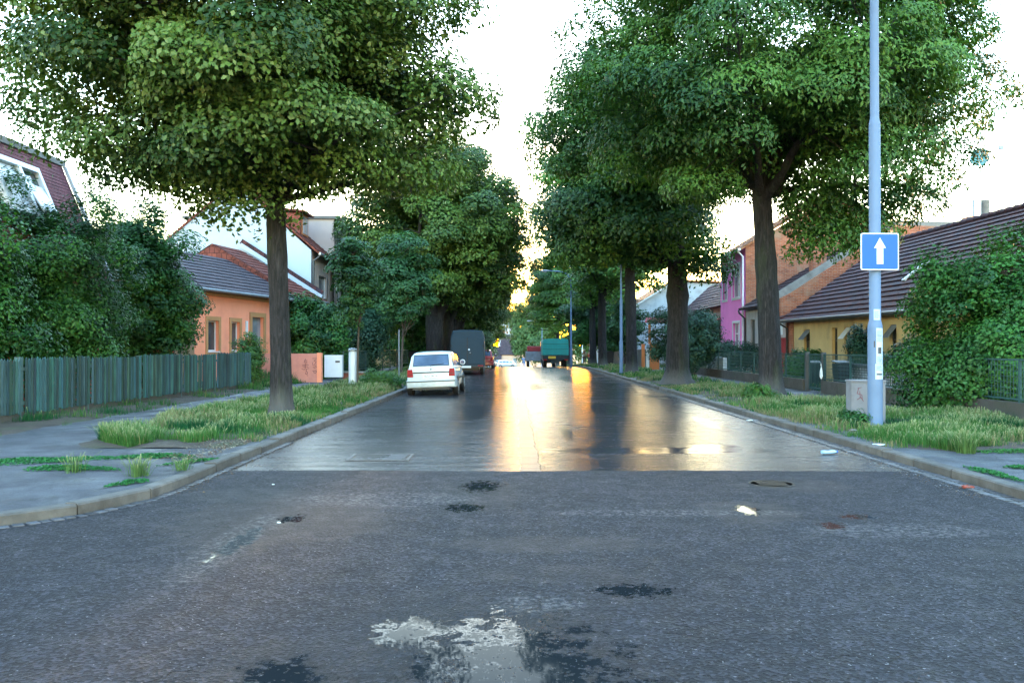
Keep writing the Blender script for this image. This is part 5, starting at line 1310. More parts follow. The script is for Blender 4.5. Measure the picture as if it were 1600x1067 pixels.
# right: low wall with mesh fence
off = (10.1, 30, .1); h = thing('garden_fence', 'green wire mesh fence with square posts on a low wall along the right gardens', 'fence', off)
m = MB(); m.box(10.02, 10.26, 14.5, 27.2, .02, .52); m.box(10.02, 10.26, 28.9, 47.5, .02, .50); m.build('plinth', 'plinth', h, off)
mesh_fence(h, off, (10.14, 14.6), (10.14, 27.2), .58, 1.38, 6, wire=.11, wr=.0045)
mesh_fence(h, off, (10.14, 29.0), (10.14, 47.5), .56, 1.38, 9, wire=.12, wr=.0045)
for y in (27.3, 28.8): m = MB(); m.box(10.08, 10.22, y-.05, y+.05, .02, 1.45); m.build('gate_post', 'sheet_dark', h, off)
m = MB(); m.box(10.16, 10.2, 27.42, 28.68, .2, .26); m.box(10.16, 10.2, 27.42, 28.68, 1.34, 1.4); m.box(10.16, 10.2, 27.42, 27.48, .26, 1.34); m.box(10.16, 10.2, 28.62, 28.68, .26, 1.34)
for k in range(9): m.box(10.17, 10.19, 27.55+k*.13, 27.57+k*.13, .26, 1.34)
m.build('gate_leaf', 'metal_green', h, off)
off = (10.6, 25.2, .1); h = thing('planter_wall', 'pale stone block planter behind the mesh fence under the yellow house', 'wall', off)
m = MB(); m.box(11.2, 11.5, 22.8, 28.2, .1, .98); m.build('stonework', 'white_brick', h, off); m = MB(); m.box(11.1, 11.6, 22.7, 28.3, .98, 1.06); m.build('coping', 'sheet_dark', h, off)
off = (10.5, 37, .1); h = thing('meter_cabinet', 'white panelled meter cabinet behind the right mesh fence near the pink house', 'cabinet', off)
m = MB(); m.box(10.45, 10.65, 42.7, 44.4, .42, 1.10); m.box(10.45, 10.65, 41.6, 42.65, .42, 1.08); m.box(10.45, 10.65, 44.45, 45.2, .42, 1.08)
m.build('body', 'frame_white', h, off, bevel=.01); m = MB(); m.box(10.435, 10.449, 43.3, 43.8, .72, .80); m.build('slot', 'ink', h, off)
off = (8.4, 55, .1); h = thing('wooden_gate', 'orange brown timber gateway between the straight trunk and the cypress', 'gate', off)
m = MB()
for x, wd in ((8.55, .20), (9.30, .62)): m.box(x-wd/2, x+wd/2, 55, 55.2, .0, 1.8)
m.build('gate_panel', 'wood_orange', h, off); m = MB(); m.box(8.75, 8.95, 55.05, 55.12, .2, 1.5); m.build('gate_leaf', 'sheet_light', h, off)
m = MB(); m.box(8.9, 9.05, 55, 55.15, 1.8, 3.2); m.build('post', 'wood_orange', h, off); m = MB(); m.prism([(8.6, 54.7, 3.2), (10.2, 54.7, 3.2), (9.9, 56, 3.55), (8.9, 56, 3.55)], (0, 0, .06)); m.build('gate_roof', 'awning', h, off)
off = (9.0, 72, gz(72)); h = thing('garden_fence', 'grey plank fence running on past the timber gateway', 'fence', off)
m = MB(); 
for i in range(90):
    y = 57+i*.4; m.box(9.6, 9.63, y, y+.36, gz(y)+.1, gz(y)+1.45)
m.build('planks', 'sheet_dark', h, off); m = MB(); m.bar((9.66, 57, 1.2), (9.66, 93, gz(93)+1.2), .06, .08); m.build('rail', 'sheet_dark', h, off)
off = (-9.0, 90, gz(90)); h = thing('garden_fence', 'dark iron fence before the cream house', 'fence', off)
m = MB()
for i in range(100):
    y = 63+i*.3; m.box(-8.93, -8.89, y, y+.12, gz(y)+.1, gz(y)+1.4)
m.build('palings', 'sheet_dark', h, off)
# ================================================================== STREET FURNITURE
# near lamp pole carrying the sign
def lamp_post(label, loc, H, r0, arm, armlen, mat='pole_grey', steps=None, group=None, name='street_lamp'):
    h = thing(name, label, 'street lamp', loc, group); m = MB(); prof = steps or [(r0, -.1), (r0, H*.22), (r0*.8, H*.23), (r0*.8, H*.5), (r0*.55, H*.52), (r0*.5, H)]
    m.lathe(prof, (0, 0, 0), 20)
    m.build('pole', mat, h, smooth=True, angle=30)
    m = MB(); pts = []; R = armlen*.55; rr = prof[-1][0]*.9
    for i in range(9): a = i/8*PI/2*.92; pts.append((arm*(R*(1-math.cos(a))), 0, H+R*math.sin(a)*.9))
    e = pts[-1]; pts.append((e[0]+arm*armlen*.45, 0, e[2]+.06)); m.tube(pts, [rr]*9+[rr*.8], 12); am = m.build('arm', mat, h, smooth=True)
    m = MB(); x, z = pts[-1][0], pts[-1][2]
    m.tube([(x-arm*.05, 0, z), (x+arm*.08, 0, z+.01), (x+arm*.35, 0, z+.0), (x+arm*.62, 0, z-.02), (x+arm*.72, 0, z-.03)], [.05, .10, .14, .12, .04], 14)
    k = len(m.v)
    for i in range(k): v = m.v[i]; m.v[i] = (v[0], v[1]*1.25, z+(v[2]-z)*.6)
    hd = m.build('lamp_head', 'pole_zinc', h, smooth=True)
    m = MB(); m.tube([(x+arm*.15, 0, z-.075), (x+arm*.35, 0, z-.10), (x+arm*.55, 0, z-.085)], [.05, .09, .05], 12); m.build('lens', 'glass_curtain', hd, smooth=True)
    return h
sp = (6.83, 15.75, .11)
post = lamp_post('tall grey blue lamp pole pasted with paper notices in the right verge', sp, 9.2, .135, -1, 1.8,
    steps=[(.136, -.1), (.134, 1.88), (.132, 1.93), (.117, 1.99), (.105, 2.03), (.103, 5.72), (.101, 5.76), (.082, 5.84), (.080, 5.88), (.078, 8.2), (.085, 8.22), (.085, 8.27), (.070, 8.3), (.066, 9.2)])
def wrap(name, mat, z0, z1, a0, a1, r, parent, n=8, th=.003):
    m = MB(); A = [a0+(a1-a0)*i/n for i in range(n+1)]
    vs = [(R*math.cos(a), R*math.sin(a), z) for R in (r, r+th) for z in (z0, z1) for a in A]
    k = n+1; fs = []
    for i in range(n):
        fs += [(2*k+i, 2*k+i+1, 3*k+i+1, 3*k+i), (i, k+i, k+i+1, i+1), (i, i+1, 2*k+i+1, 2*k+i), (k+i, 3*k+i, 3*k+i+1, k+i+1)]
    fs += [(0, 2*k, 3*k, k), (n, k+n, 3*k+n, 2*k+n)]
    m.add(vs, fs); return m.build(name, mat, parent, smooth=True, angle=30)
dg = math.radians
na = wrap('paper_notice', 'paper', 2.035, 2.235, dg(-125), dg(-60), .106, post)
nb = wrap('paper_notice', 'paper', 1.22, 1.88, dg(-105), dg(-45), .1365, post)
nc_ = wrap('paper_notice', 'paper', .92, 1.21, dg(-112), dg(-40), .1365, post)
def lines(parent, z0, z1, a0, a1, r, seed, hh=.006):
    rr = random.Random(seed); z = z1
    while z > z0:
        b = a0+(a1-a0)*rr.uniform(.55, 1); wrap('print', 'ink', z-hh, z, a0, b, r, parent, 5, .001); z -= hh*rr.uniform(2.4, 3.4)
for i, (pr, z0, z1, a0, a1, r_) in enumerate(((na, 2.07, 2.20, -118, -70, .1095), (nb, 1.62, 1.84, -100, -55, .140), (nb, 1.25, 1.34, -100, -55, .140), (nc_, 1.08, 1.18, -106, -50, .140))): lines(pr, z0, z1, dg(a0), dg(a1), r_, i)
wrap('print', 'ink', 1.40, 1.52, dg(-92), dg(-64), .140, nb, 5, .001); wrap('print', 'ink', 1.00, 1.03, dg(-104), dg(-56), .140, nc_, 5, .001)
wrap('lock_plate', 'ink', 1.52, 1.64, dg(-122), dg(-113), .1365, post, 2)
# square blue sign with a white arrow
off = (6.83, 15.6, 3.1); h = thing('traffic_sign', 'square blue road sign with a white upward arrow on the grey pole', 'sign', (6.85, 15.58, 3.42))
S = .362
def rrect(hw, hh, rad, y, n=5):
    P = []
    for cx, cz, a0 in ((hw-rad, hh-rad, 0), (-hw+rad, hh-rad, 90), (-hw+rad, -hh+rad, 180), (hw-rad, -hh+rad, 270)):
        for i in range(n+1): a = dg(a0+90*i/n); P.append((cx+rad*math.cos(a), y, cz+rad*math.sin(a)))
    return P[::-1]
m = MB(); m.prism(rrect(S, S*.96, .035, -.0), (0, .012, 0)); m.build('sign_border', 'sign_white', h)
m = MB(); m.prism(rrect(S-.022, S*.96-.022, .022, -.004), (0, .003, 0)); m.build('sign_face', 'sign_blue', h)
m = MB(); m.prism([(x, -.0075, z) for x, z in ((-.062, -.235), (-.062, .065), (-.112, .065), (0, .262), (.112, .065), (.062, .065), (.062, -.235))], (0, .003, 0)); m.build('arrow', 'sign_white', h)
m = MB(); m.box(-.22, .22, .013, .04, .16, .20); m.box(-.22, .22, .013, .04, -.2, -.16); 
for z in (.18, -.18): m.tube([(0, .15, z-.02), (0, .15, z+.02)], .112, 20)
m.build('bracket', 'pole_zinc', h)
h.rotation_euler = (0, 0, dg(2))
# utility cabinet
h = thing('utility_cabinet', 'grey concrete utility cabinet with faint scribble behind the lamp pole', 'cabinet', (7.02, 16.55, .1), None, dg(-4))
m = MB(); m.box(-.36, .30, -.15, .17, 0, .84); m.build('body', 'cabinet', h, bevel=.008)
m = MB(); m.box(-.375, .315, -.165, .185, .842, .885); m.build('lid', 'cabinet', h, bevel=.006)
m = MB(); m.box(-.35, -.005, -.157, -.151, .06, .80); m.box(.005, .28, -.157, -.151, .06, .80); m.build('door', 'cabinet', h)
m = MB()
for a, b in (((-.24, .72), (-.17, .74)), ((-.22, .73), (-.25, .62)), ((-.25, .62), (-.17, .60)), ((-.20, .66), (-.19, .54)), ((-.19, .54), (-.25, .50)), ((-.19, .56), (-.13, .47)), ((-.16, .60), (-.15, .50))):
    A_ = Vector((a[0], -.160, a[1])); B_ = Vector((b[0], -.160, b[1])); m.obox((A_+B_)/2, ((B_-A_).length+.01, .012, .004), B_-A_, Vector((0, 1, 0)).cross(B_-A_))
m.build('scribble', 'ink_graffiti', h)
# white round post
h = thing('vent_post', 'white enamelled round post with a cap in the left verge', 'post', (-5.70, 29.4, .1))
m = MB(); m.lathe([(.14, -.1), (.14, 1.36), (.135, 1.37)], (0, 0, 0), 24); m.build('shaft', 'sign_white', h, smooth=True, angle=30)
m = MB(); m.lathe([(.155, 1.36), (.16, 1.38), (.16, 1.43), (.13, 1.47), (.05, 1.49)], (0, 0, 0), 24); m.build('cap', 'pole_zinc', h, smooth=True, angle=40)
m = MB(); m.box(-.17, .17, -.17, .17, -.05, .06); m.build('base', 'concrete', h)
# stake poles
h = thing('signpost', 'thin bare metal post standing by the left kerb beyond the white post', 'post', (-5.25, 38.0, .1)); m = MB(); m.lathe([(.03, -.1), (.03, 2.3)], (0, 0, 0), 10); m.build('shaft', 'pole_zinc', h, smooth=True); m = MB(); m.lathe([(.036, 2.3), (.036, 2.33), (.01, 2.35)], (0, 0, 0), 10); m.build('cap', 'black_plastic', h, smooth=True)
lamp_post('slim grey lamp pole beside the straight orange topped trunk, its top in the leaves', (5.95, 46.2, .1), 8.2, .10, -1, 1.8)
lamp_post('curved street lamp reaching left over the road before the crest', (5.25, 76.5, gz(76.5)+.1), 7.6, .11, -1, 2.2)
lamp_post('far curved street lamp above the trucks beyond the crest', (5.4, 160, gz(160)+.1), 7.7, .12, -1, 2.4)
h = thing('flag_pole', 'distant thin white mast between the two curved lamps', 'pole', (13.8, 168, gz(168))); m = MB(); m.lathe([(.12, 0), (.06, 12)], (0, 0, 0), 8); m.build('shaft', 'sign_white', h, smooth=True); m = MB(); m.lathe([(.0, 12), (.12, 12.1), (.0, 12.2)], (0, 0, 0), 8); m.build('finial', 'pole_zinc', h, smooth=True)
# wheeled bins
def bin_(label, loc, s=1.0, rz=0, group='black wheeled bins'):
    h = thing('wheeled_bin', label, 'bin', loc, group, rz); m = MB()
    b0, b1 = .22*s, .28*s
    vs = [(x*b, y*b*1.1, z) for b, z in ((b0, .08), (b1, .98*s)) for x, y in ((-1, -1), (1, -1), (1, 1), (-1, 1))]
    m.add(vs, [(3, 2, 1, 0), (4, 5, 6, 7), (0, 1, 5, 4), (1, 2, 6, 5), (2, 3, 7, 6), (3, 0, 4, 7)]); m.build('body', 'bin_plastic', h, bevel=.015)
    m = MB(); m.prism([(-.31*s, -.33*s, .985*s), (.31*s, -.33*s, .985*s), (.30*s, .34*s, 1.07*s), (-.30*s, .34*s, 1.07*s)], (0, 0, .03)); m.build('lid', 'bin_plastic', h, bevel=.01)
    for x in (-.2, .2): m = MB(); m.tube([(x*s-.03, .25*s, .09), (x*s+.03, .25*s, .09)], .09, 14); m.build('wheel', 'rubber', h)
    return h
bin_('black bin standing inside the mesh fence, nearer the gate post', (10.75, 27.3, .25), .85)
bin_('black bin inside the mesh fence, beyond the gate', (10.8, 29.9, .25), .8)
bin_('black wheeled bin on the right pavement near the man in white', (8.05, 70, gz(70)+.12), 1.15)
bin_('dark bin on the pavement before the iron fence, far left', (-7.8, 64.5, gz(64)+.12), 1.1)
h = thing('plastic_bag', 'white plastic bag hanging on the fence by the black bins', 'bag', (10.0, 27.1, .95)); m = MB(); m.tube([(0, 0, -.36), (0, 0, -.28), (.0, .01, -.12), (0, 0, .02), (0, 0, .10)], [.03, .085, .07, .02, .012], 12)
for i in range(len(m.v)): v = m.v[i]; m.v[i] = (v[0]*.6, v[1]*(1+.2*math.sin(i*2.1)), v[2])
m.build('bag', 'cloth_white', h, smooth=True); m = MB(); m.tube([(0, 0, .08), (0, .03, .15), (.0, .06, .08)], .006, 6); m.build('handle', 'cloth_white', h)
# covers and litter
h = thing('service_cover', 'rectangular service cover with a dark frame set in the wet asphalt', 'cover', (-1.98, 12.35, .003))
m = MB(); m.box(-.40, .40, -.30, .30, -.03, .005); m.build('plate', 'asphalt_wet', h); m = MB()
for a in ((-.46, -.41, -.36, .36), (.41, .46, -.36, .36), (-.41, .41, -.36, -.31), (-.41, .41, .31, .36)): m.box(a[0], a[1], a[2], a[3], -.03, .008)
m.build('frame', 'cast_iron', h)
h = thing('manhole_cover', 'round sunken manhole cover in the junction asphalt at the right', 'cover', (3.07, 9.93, .012)); m = MB(); m.lathe([(.27, -.03), (.27, .007), (.235, .007), (.235, .003)], (0, 0, 0), 32); m.build('ring', 'cast_iron', h, smooth=True, angle=30)
m = MB(); m.lathe([(.225, -.03), (.225, .004)], (0, 0, 0), 32)
for i in range(-3, 4): m.box(-.17, .17, i*.055-.012, i*.055+.012, .0045, .009)
m.build('lid', 'cast_iron', h)
h = thing('plastic_bottle', 'crushed bluish plastic bottle lying in the right gutter', 'bottle', (4.83, 12.75, .036), None, dg(12)); h.scale = (.8, .8, .8); m = MB(); m.tube([(-.17, 0, 0), (-.165, 0, 0), (-.10, 0, .0), (-.03, 0, -.005), (.05, 0, .003), (.10, 0, 0), (.135, 0, 0), (.145, 0, 0)], [.02, .042, .045, .036, .044, .040, .016, .016], 14)
for i in range(len(m.v)): v = m.v[i]; m.v[i] = (v[0], v[1]*1.1, v[2]*.8)
m.build('body', 'bottle_blue', h, smooth=True); m = MB(); m.tube([(.145, 0, 0), (.17, 0, 0)], .018, 10); m.build('cap', 'sign_blue', h)
def crumple(name, label, loc, s, mat, seed, flat=.35, group='scraps of litter'):
    r = random.Random(seed); m = MB(); n, k = 10, 6
    for j in range(k+1):
        ph = PI*j/k
        for i in range(n):
            a = 2*PI*i/n; q = s*r.uniform(.6, 1.25); m.v.append((q*math.sin(ph)*math.cos(a)*1.5, q*math.sin(ph)*math.sin(a), s*flat*math.cos(ph)*r.uniform(.7, 1.3)+s*flat*.8)); m.c.append((1, 1, 1))
    for j in range(k):
        for i in range(n): m.f.append((j*n+i, (j+1)*n+i, (j+1)*n+(i+1) % n, j*n+(i+1) % n)); m.m.append(0)
    o = m.build(name, mat); o.location = loc; tagp(o, label, 'litter' if mat != 'stone' else 'stone', group); return o
crumple('litter', 'crumpled white wrapper lying on the right kerb', (5.62, 12.85, .13), .07, 'litter', 1, .15)
crumple('litter', 'small white scrap in the right gutter beyond the bottle', (5.15, 18.2, .025), .05, 'litter', 2, .25)
crumple('litter', 'white rag in the weeds at the foot of the forked tree', (7.15, 22.1, .18), .10, 'litter', 3, .3)
crumple('litter', 'tiny white scrap on the junction asphalt at the left', (-2.85, 9.85, .012), .014, 'litter', 4, .5)
crumple('litter', 'white pebble like scrap before the long pale streak', (-2.18, 7.72, .012), .013, 'litter', 5, .6)
crumple('stone', 'dark clod of earth at the foot of the lamp pole', (6.05, 14.9, .13), .06, 'stone', 6, .4, 'stones and clods')
crumple('stone', 'reddish brick chip in the right gutter', (5.22, 9.6, .02), .05, 'brick_red', 7, .4, 'stones and clods')
crumple('stone', 'flat stone among the roots of the leaning trunk', (7.6, 31.2, .12), .16, 'stone', 8, .3, 'stones and clods')
# fallen leaves and grit gathered along the kerb
def grit(name, label, n, seed, xs, y0, y1, size, cols, z):
    r = np.random.default_rng(seed); y = y0*(y1/y0)**r.uniform(0, 1, n); x = xs(y, r)
    P = np.stack([x, y, gzn(y)+z+r.uniform(0, .006, n)], 1); c = np.array(cols)[r.integers(0, len(cols), n)]*r.uniform(.6, 1.3, (n, 1))
    V, Fq, C = leaf_quads(P, r.normal(0, .25, (n, 3))+np.array([0, 0, 1]), size*r.uniform(.4, 1.3, n), c, r, .6, .2, 0)
    o = np_mesh(name, V, Fq, 'grass', C); tagp(o, label, kind='stuff')
grit('leaf_litter', 'brown leaf litter and grit along the left kerb', 2600, 1, lambda y, r: XL+.03+np.abs(r.normal(0, .13, len(y))), 9.2, 40, .028, [(.13, .07, .035), (.20, .13, .07), (.08, .05, .03)], .016)
grit('leaf_litter', 'leaf litter and grit along the right kerb', 1500, 2, lambda y, r: XR-.28-np.abs(r.normal(0, .12, len(y))), 9, 40, .026, [(.13, .07, .035), (.20, .15, .09), (.3, .3, .3)], .016)
grit('leaf_litter', 'dry stalks and leaves scattered on the left verge edge', 2200, 3, lambda y, r: XL-.25-np.abs(r.normal(0, .35, len(y))), 11, 20, .04, [(.25, .18, .12), (.16, .09, .06), (.30, .26, .19)], .15)
grit('loose_grit', 'pale grit scattered over the junction asphalt', 2600, 4, lambda y, r: r.uniform(-4, 6, len(y))*y/9, 4.2, 10.8, .009, [(.32, .32, .34), (.22, .22, .24), (.12, .10, .09)], .018)

# ================================================================== VEHICLES
def wheel(h, x, y, r, w_, side, seed=0, rimmat='pole_zinc'):
    m = MB(); s = side
    m.tube([(x-w_/2, y, r), (x-w_/2+.03, y, r), (x+w_/2-.03, y, r), (x+w_/2, y, r)], [r*.90, r, r, r*.90], 24); t = m.build('wheel', 'rubber', h, smooth=True, angle=30)
    m = MB(); xo = x+s*w_/2; m.tube([(xo-s*.01, y, r), (xo+s*.008, y, r)], [r*.62, r*.58], 20)
    for k in range(5): a = 2*PI*k/5; m.obox((xo+s*.012, y+math.cos(a)*r*.33, r+math.sin(a)*r*.33), (.012, r*.36, r*.13), (1, 0, 0), (0, math.cos(a), math.sin(a)))
    m.build('rim', rimmat, t, smooth=True, angle=30)
def loft(m, secs, closed=True):
    """secs: list of equal-length loops"""
    k = len(m.v); n = len(secs[0])
    for s in secs: m.v += [tuple(p) for p in s]; m.c += [m.col]*n
    for i in range(len(secs)-1):
        for j in range(n): m.f.append((k+i*n+j, k+i*n+(j+1) % n, k+(i+1)*n+(j+1) % n, k+(i+1)*n+j)); m.m.append(m.cur)
    m.f.append(tuple(reversed(range(k, k+n)))); m.m.append(m.cur); q = k+(len(secs)-1)*n; m.f.append(tuple(range(q, q+n))); m.m.append(m.cur)
def hatchback(label, loc, paint, rz=0, group=None, plate=None, s=1.0):
    """rear at y=0, nose at y=+3.85, wheels on z=0"""
    h = thing('parked_car', label, 'car', loc, group, rz); h.scale = (s, s, s); W = .80
    m = MB()
    st = [(0.00, .74, .36, .86), (.05, .78, .27, .93), (.35, .80, .24, .95), (1.2, .815, .22, .945), (2.2, .815, .22, .93), (2.95, .80, .23, .90), (3.45, .76, .25, .78), (3.75, .68, .28, .66), (3.85, .58, .36, .56)]
    secs = []
    for y, w_, zb, zt in st:
        zm = (zb+zt)/2
        R = [(w_*.88, zb), (w_*.98, zb+.07), (w_, zm-.05), (w_*.995, zm+.1), (w_*.955, zt-.06), (w_*.88, zt), (w_*.4, zt+.018)]
        lp = [(x, y, z) for x, z in R]+[(-x, y, z) for x, z in reversed(R)]; secs.append(lp)
    loft(m, secs); body = m.build('body', paint, h, smooth=True, angle=50)
    # cabin
    m = MB(); cab = [(.10, .715, .90, .72, .93), (.30, .70, .93, .64, 1.33), (.42, .70, .93, .60, 1.385), (1.1, .71, .93, .60, 1.42), (1.9, .71, .92, .585, 1.40), (2.15, .71, .91, .57, 1.36), (2.85, .70, .88, .66, .895)]
    secs = []
    for y, wb, zb, wt, zt in cab:
        R = [(wb, zb-.05), (wb, zb), (wt+(wb-wt)*.10, zb+(zt-zb)*.88), (wt*.93, zt), (wt*.45, zt+.022)]
        secs.append([(x, y, z) for x, z in R]+[(-x, y, z) for x, z in reversed(R)])
    loft(m, secs); m.build('cabin', paint, h, smooth=True, angle=50)
    def glass(P, name, ext):
        g = MB(); g.prism(P, ext); return g.build(name, 'glass_car', h)
    rw = glass([(-.575, .128, .975), (.575, .128, .975), (.545, .283, 1.30), (-.545, .283, 1.30)], 'rear_window', (0, -.02, .008))
    g = MB(); g.prism([(-.595, .118, .955), (.595, .118, .955), (.56, .290, 1.325), (-.56, .290, 1.325)], (0, -.014, .006)); g.build('window_seal', 'black_plastic', h)
    glass([(-.60, 2.80, .935), (-.52, 2.20, 1.325), (.52, 2.20, 1.325), (.60, 2.80, .935)], 'windscreen', (0, .03, .02))
    for sx in (-1, 1):
        glass([(sx*.708, .45, .97), (sx*.712, 1.05, .97), (sx*.655, 1.05, 1.32), (sx*.652, .55, 1.30)], 'side_window', (sx*.012, 0, 0)); glass([(sx*.712, 1.12, .97), (sx*.712, 1.75, .965), (sx*.650, 1.75, 1.32), (sx*.655, 1.12, 1.32)], 'side_window', (sx*.012, 0, 0)); glass([(sx*.712, 1.82, .965), (sx*.712, 2.62, .95), (sx*.65, 2.10, 1.31), (sx*.65, 1.82, 1.32)], 'side_window', (sx*.012, 0, 0))
        l = MB(); l.prism([(sx*.575, -.002, .62), (sx*.775, .02, .62), (sx*.765, .035, .87), (sx*.60, .015, .87)], (0, -.03, 0)); tl = l.build('tail_light', 'lamp_red', h, bevel=.008)
        l = MB(); l.prism([(sx*.59, -.036, .70), (sx*.76, -.014, .70), (sx*.76, -.012, .715), (sx*.59, -.036, .715)], (0, -.003, 0)); l.build('light_divider', 'black_plastic', tl)
        l = MB(); l.tube([(sx*.72, 2.28, 1.0), (sx*.80, 2.26, 1.02)], .02, 8); mr = l.build('mirror', 'black_plastic', h)
        l = MB(); l.tube([(sx*.86, 2.22, 1.02), (sx*.86, 2.26, 1.02), (sx*.86, 2.34, 1.02)], [.085, .095, .05], 14); l.build('mirror_shell', paint, mr, smooth=True)
        l = MB(); l.tube([(sx*.86, 2.21, 1.02), (sx*.86, 2.218, 1.02)], .07, 14); l.build('mirror_glass', 'glass_car', mr)
        l = MB(); l.box(min(sx*.815, sx*.83), max(sx*.815, sx*.83), .6, 2.9, .50, .56); l.build('side_strip', 'black_plastic', h)
        for y in (.62, 3.05):
            a = MB(); a.tube([(sx*.70, y, .29), (sx*.828, y, .29)], .345, 24); a.build('wheel_arch', 'black_plastic', h); wheel(h, sx*.735, y, .285, .19, sx)
            # hub stands just proud of the arch
    l = MB(); secs = []
    for y, w_, z0, z1 in ((-.11, .70, .30, .50), (-.08, .78, .27, .52), (.10, .825, .27, .52), (.3, .83, .28, .5)): secs.append([(w_, y, z0), (w_, y, z1), (-w_, y, z1), (-w_, y, z0)])
    loft(l, secs); bp = l.build('bumper', paint, h, smooth=True, angle=35)
    l = MB(); l.box(-.78, .78, -.118, -.075, .455, .49); l.build('bumper_strip', 'black_plastic', bp)
    l = MB(); l.box(-.60, .60, -.085, .2, .20, .272); l.build('underskirt', 'black_plastic', h)
    l = MB(); l.box(-.60, .60, -.012, .012, .735, .775); l.build('tailgate_strip', 'black_plastic', h)
    l = MB(); l.tube([(-.02, .06, .955), (.0, .085, .985), (.42, .13, 1.03)], .010, 6); l.build('wiper', 'black_plastic', h)
    if plate:
        l = MB(); l.box(-.26, .26, -.022, -.008, .585, .70); pl = l.build('number_plate', 'plate', h)
        l = MB(); text_mesh(l, plate, .095, (0, -.0225, .642), (1, 0, 0), (0, 0, 1)); l.build('plate_lettering', 'ink', pl)
        l = MB(); text_mesh(l, '1.3', .06, (.43, -.0075, .66), (1, 0, 0), (0, 0, 1)); l.build('badge_lettering', 'ink', h)
        l = MB(); l.tube([(0, -.004, .86), (0, -.012, .86)], .035, 16); l.build('badge', 'pole_zinc', h)
    l = MB(); l.tube([(-.35, -.08, .2), (-.35, .1, .2)], .03, 8); l.build('exhaust', 'cast_iron', h)
    return h
hatchback('white parked hatchback seen from behind at the left kerb', (-2.74, 27.75, .0), 'car_white', dg(0), plate='BZU 08-16', s=1.03).rotation_euler = (0, dg(-2.2), dg(-1.0))
hatchback('red parked car peeping out in front of the slate van', (-2.35, 62.5, gz(63)), 'car_red')
hatchback('silver car parked beyond the crest left of the peach cottage', (-4.6, 128, gz(128)), 'car_silver', dg(-20))
hatchback('pale blue car across the street before the peach cottage', (.2, 190, gz(190)), 'car_silver', dg(80), s=1.1)
hatchback('white car parked at the far left end of the street', (-3.4, 158, gz(158)), 'car_white', dg(-75))
# slate van, rear doors towards us
h = thing('parked_van', 'slate grey high roofed panel van parked behind the white hatchback', 'van', (-2.70, 48.2, 0), None, dg(1.0))
m = MB(); secs = []
for y, w_, zt, wt in ((0, .96, 2.50, .80), (.06, .98, 2.58, .84), (3.2, .98, 2.60, .84), (3.6, .98, 2.45, .8), (4.1, .96, 1.75, .80), (4.7, .93, 1.15, .86), (4.9, .88, .95, .84)):
    R = [(w_*.96, .42), (w_, .55), (w_, min(1.2, zt*.7)), (w_*.985, zt*.84), (wt, zt-.03), (wt*.5, zt+.02)]; secs.append([(x, y, z) for x, z in R]+[(-x, y, z) for x, z in reversed(R)])
loft(m, secs); m.build('body', 'van_slate', h, smooth=True, angle=35)
for sx in (-1, 1):
    m = MB(); m.prism([(sx*.015, -.004, .62), (sx*.90, -.004, .62), (sx*.90, -.004, 1.5), (sx*.86, -.004, 2.16), (sx*.015, -.004, 2.16)], (0, -.03, 0)); d_ = m.build('rear_door', 'van_slate', h, bevel=.01)
    m = MB(); m.box(min(sx*.88, sx*.95), max(sx*.88, sx*.95), -.05, -.01, 1.65, 1.72); m.box(min(sx*.88, sx*.95), max(sx*.88, sx*.95), -.05, -.01, .85, .92); m.build('hinge', 'black_plastic', d_)
    m = MB(); m.box(min(sx*.62, sx*.93), max(sx*.62, sx*.93), -.05, .02, .44, .56); m.build('tail_light', 'lamp_red', h)
    for y in (.75, 3.9): wheel(h, sx*.83, y, .33, .20, sx)
    m = MB(); m.tube([(sx*.98, 4.0, 1.4), (sx*1.12, 3.95, 1.4)], .02, 6); m.box(min(sx*1.08, sx*1.22), max(sx*1.08, sx*1.22), 3.9, 3.95, 1.28, 1.52); m.build('mirror', 'black_plastic', h)
m = MB(); m.box(-.02, .02, -.045, -.035, .62, 2.16); m.box(.08, .28, -.05, -.036, 1.18, 1.21); m.build('door_seam', 'black_plastic', h)
m = MB(); m.tube([(.10, -.036, 1.46), (.10, -.042, 1.46)], .055, 14); m.build('sticker', 'sign_white', h); m = MB(); m.tube([(.16, -.036, 1.28), (.16, -.045, 1.28)], .035, 14); m.build('handle', 'pole_zinc', h)
m = MB(); m.box(-.92, .92, -.12, .02, .40, .50); m.build('bumper', 'black_plastic', h)
m = MB(); m.box(-.32, .22, -.135, -.121, .40, .52); pl = m.build('number_plate', 'plate', h)
m = MB(); m.box(-.7, .7, .1, 4.5, .25, .42); m.build('chassis', 'black_plastic', h)
# truck with a green tarpaulin
TY = 71.0
h = thing('parked_truck', 'small truck with bright teal green tarpaulin cover parked by the right kerb', 'truck', (3.55, TY, gz(TY)))
m = MB(); secs = []
for y, q in ((0, 1), (.04, 1.01), (.9, .985), (1.8, 1.01), (2.7, .985), (3.6, 1.0)):
    W_, T_ = 1.10*q, 2.42*(.99+.01*q); R = [(W_, 1.02), (W_*1.01, 1.6), (W_*.99, T_-.14), (W_*.93, T_-.03), (W_*.5, T_+.02)]; secs.append([(x, y, z) for x, z in R]+[(-x, y, z) for x, z in reversed(R)])
loft(m, secs); tp = m.build('tarpaulin', 'tarp', h, smooth=True, angle=30)
m = MB()
for z in (1.08, 1.55, 2.0): m.tube([(-1.09, -.01, z), (0, -.02, z-.02), (1.09, -.01, z)], .012, 6)
m.build('strap', 'black_plastic', tp)
m = MB(); m.box(-1.10, 1.10, -.02, 3.7, .66, 1.02); m.box(-.5, .5, 0, 5, .45, .66); m.build('load_bed', 'truck_dark', h)
m = MB(); m.box(-.62, .02, -.045, -.022, .74, .94); m.build('number_plate', 'plate_yellow', h)
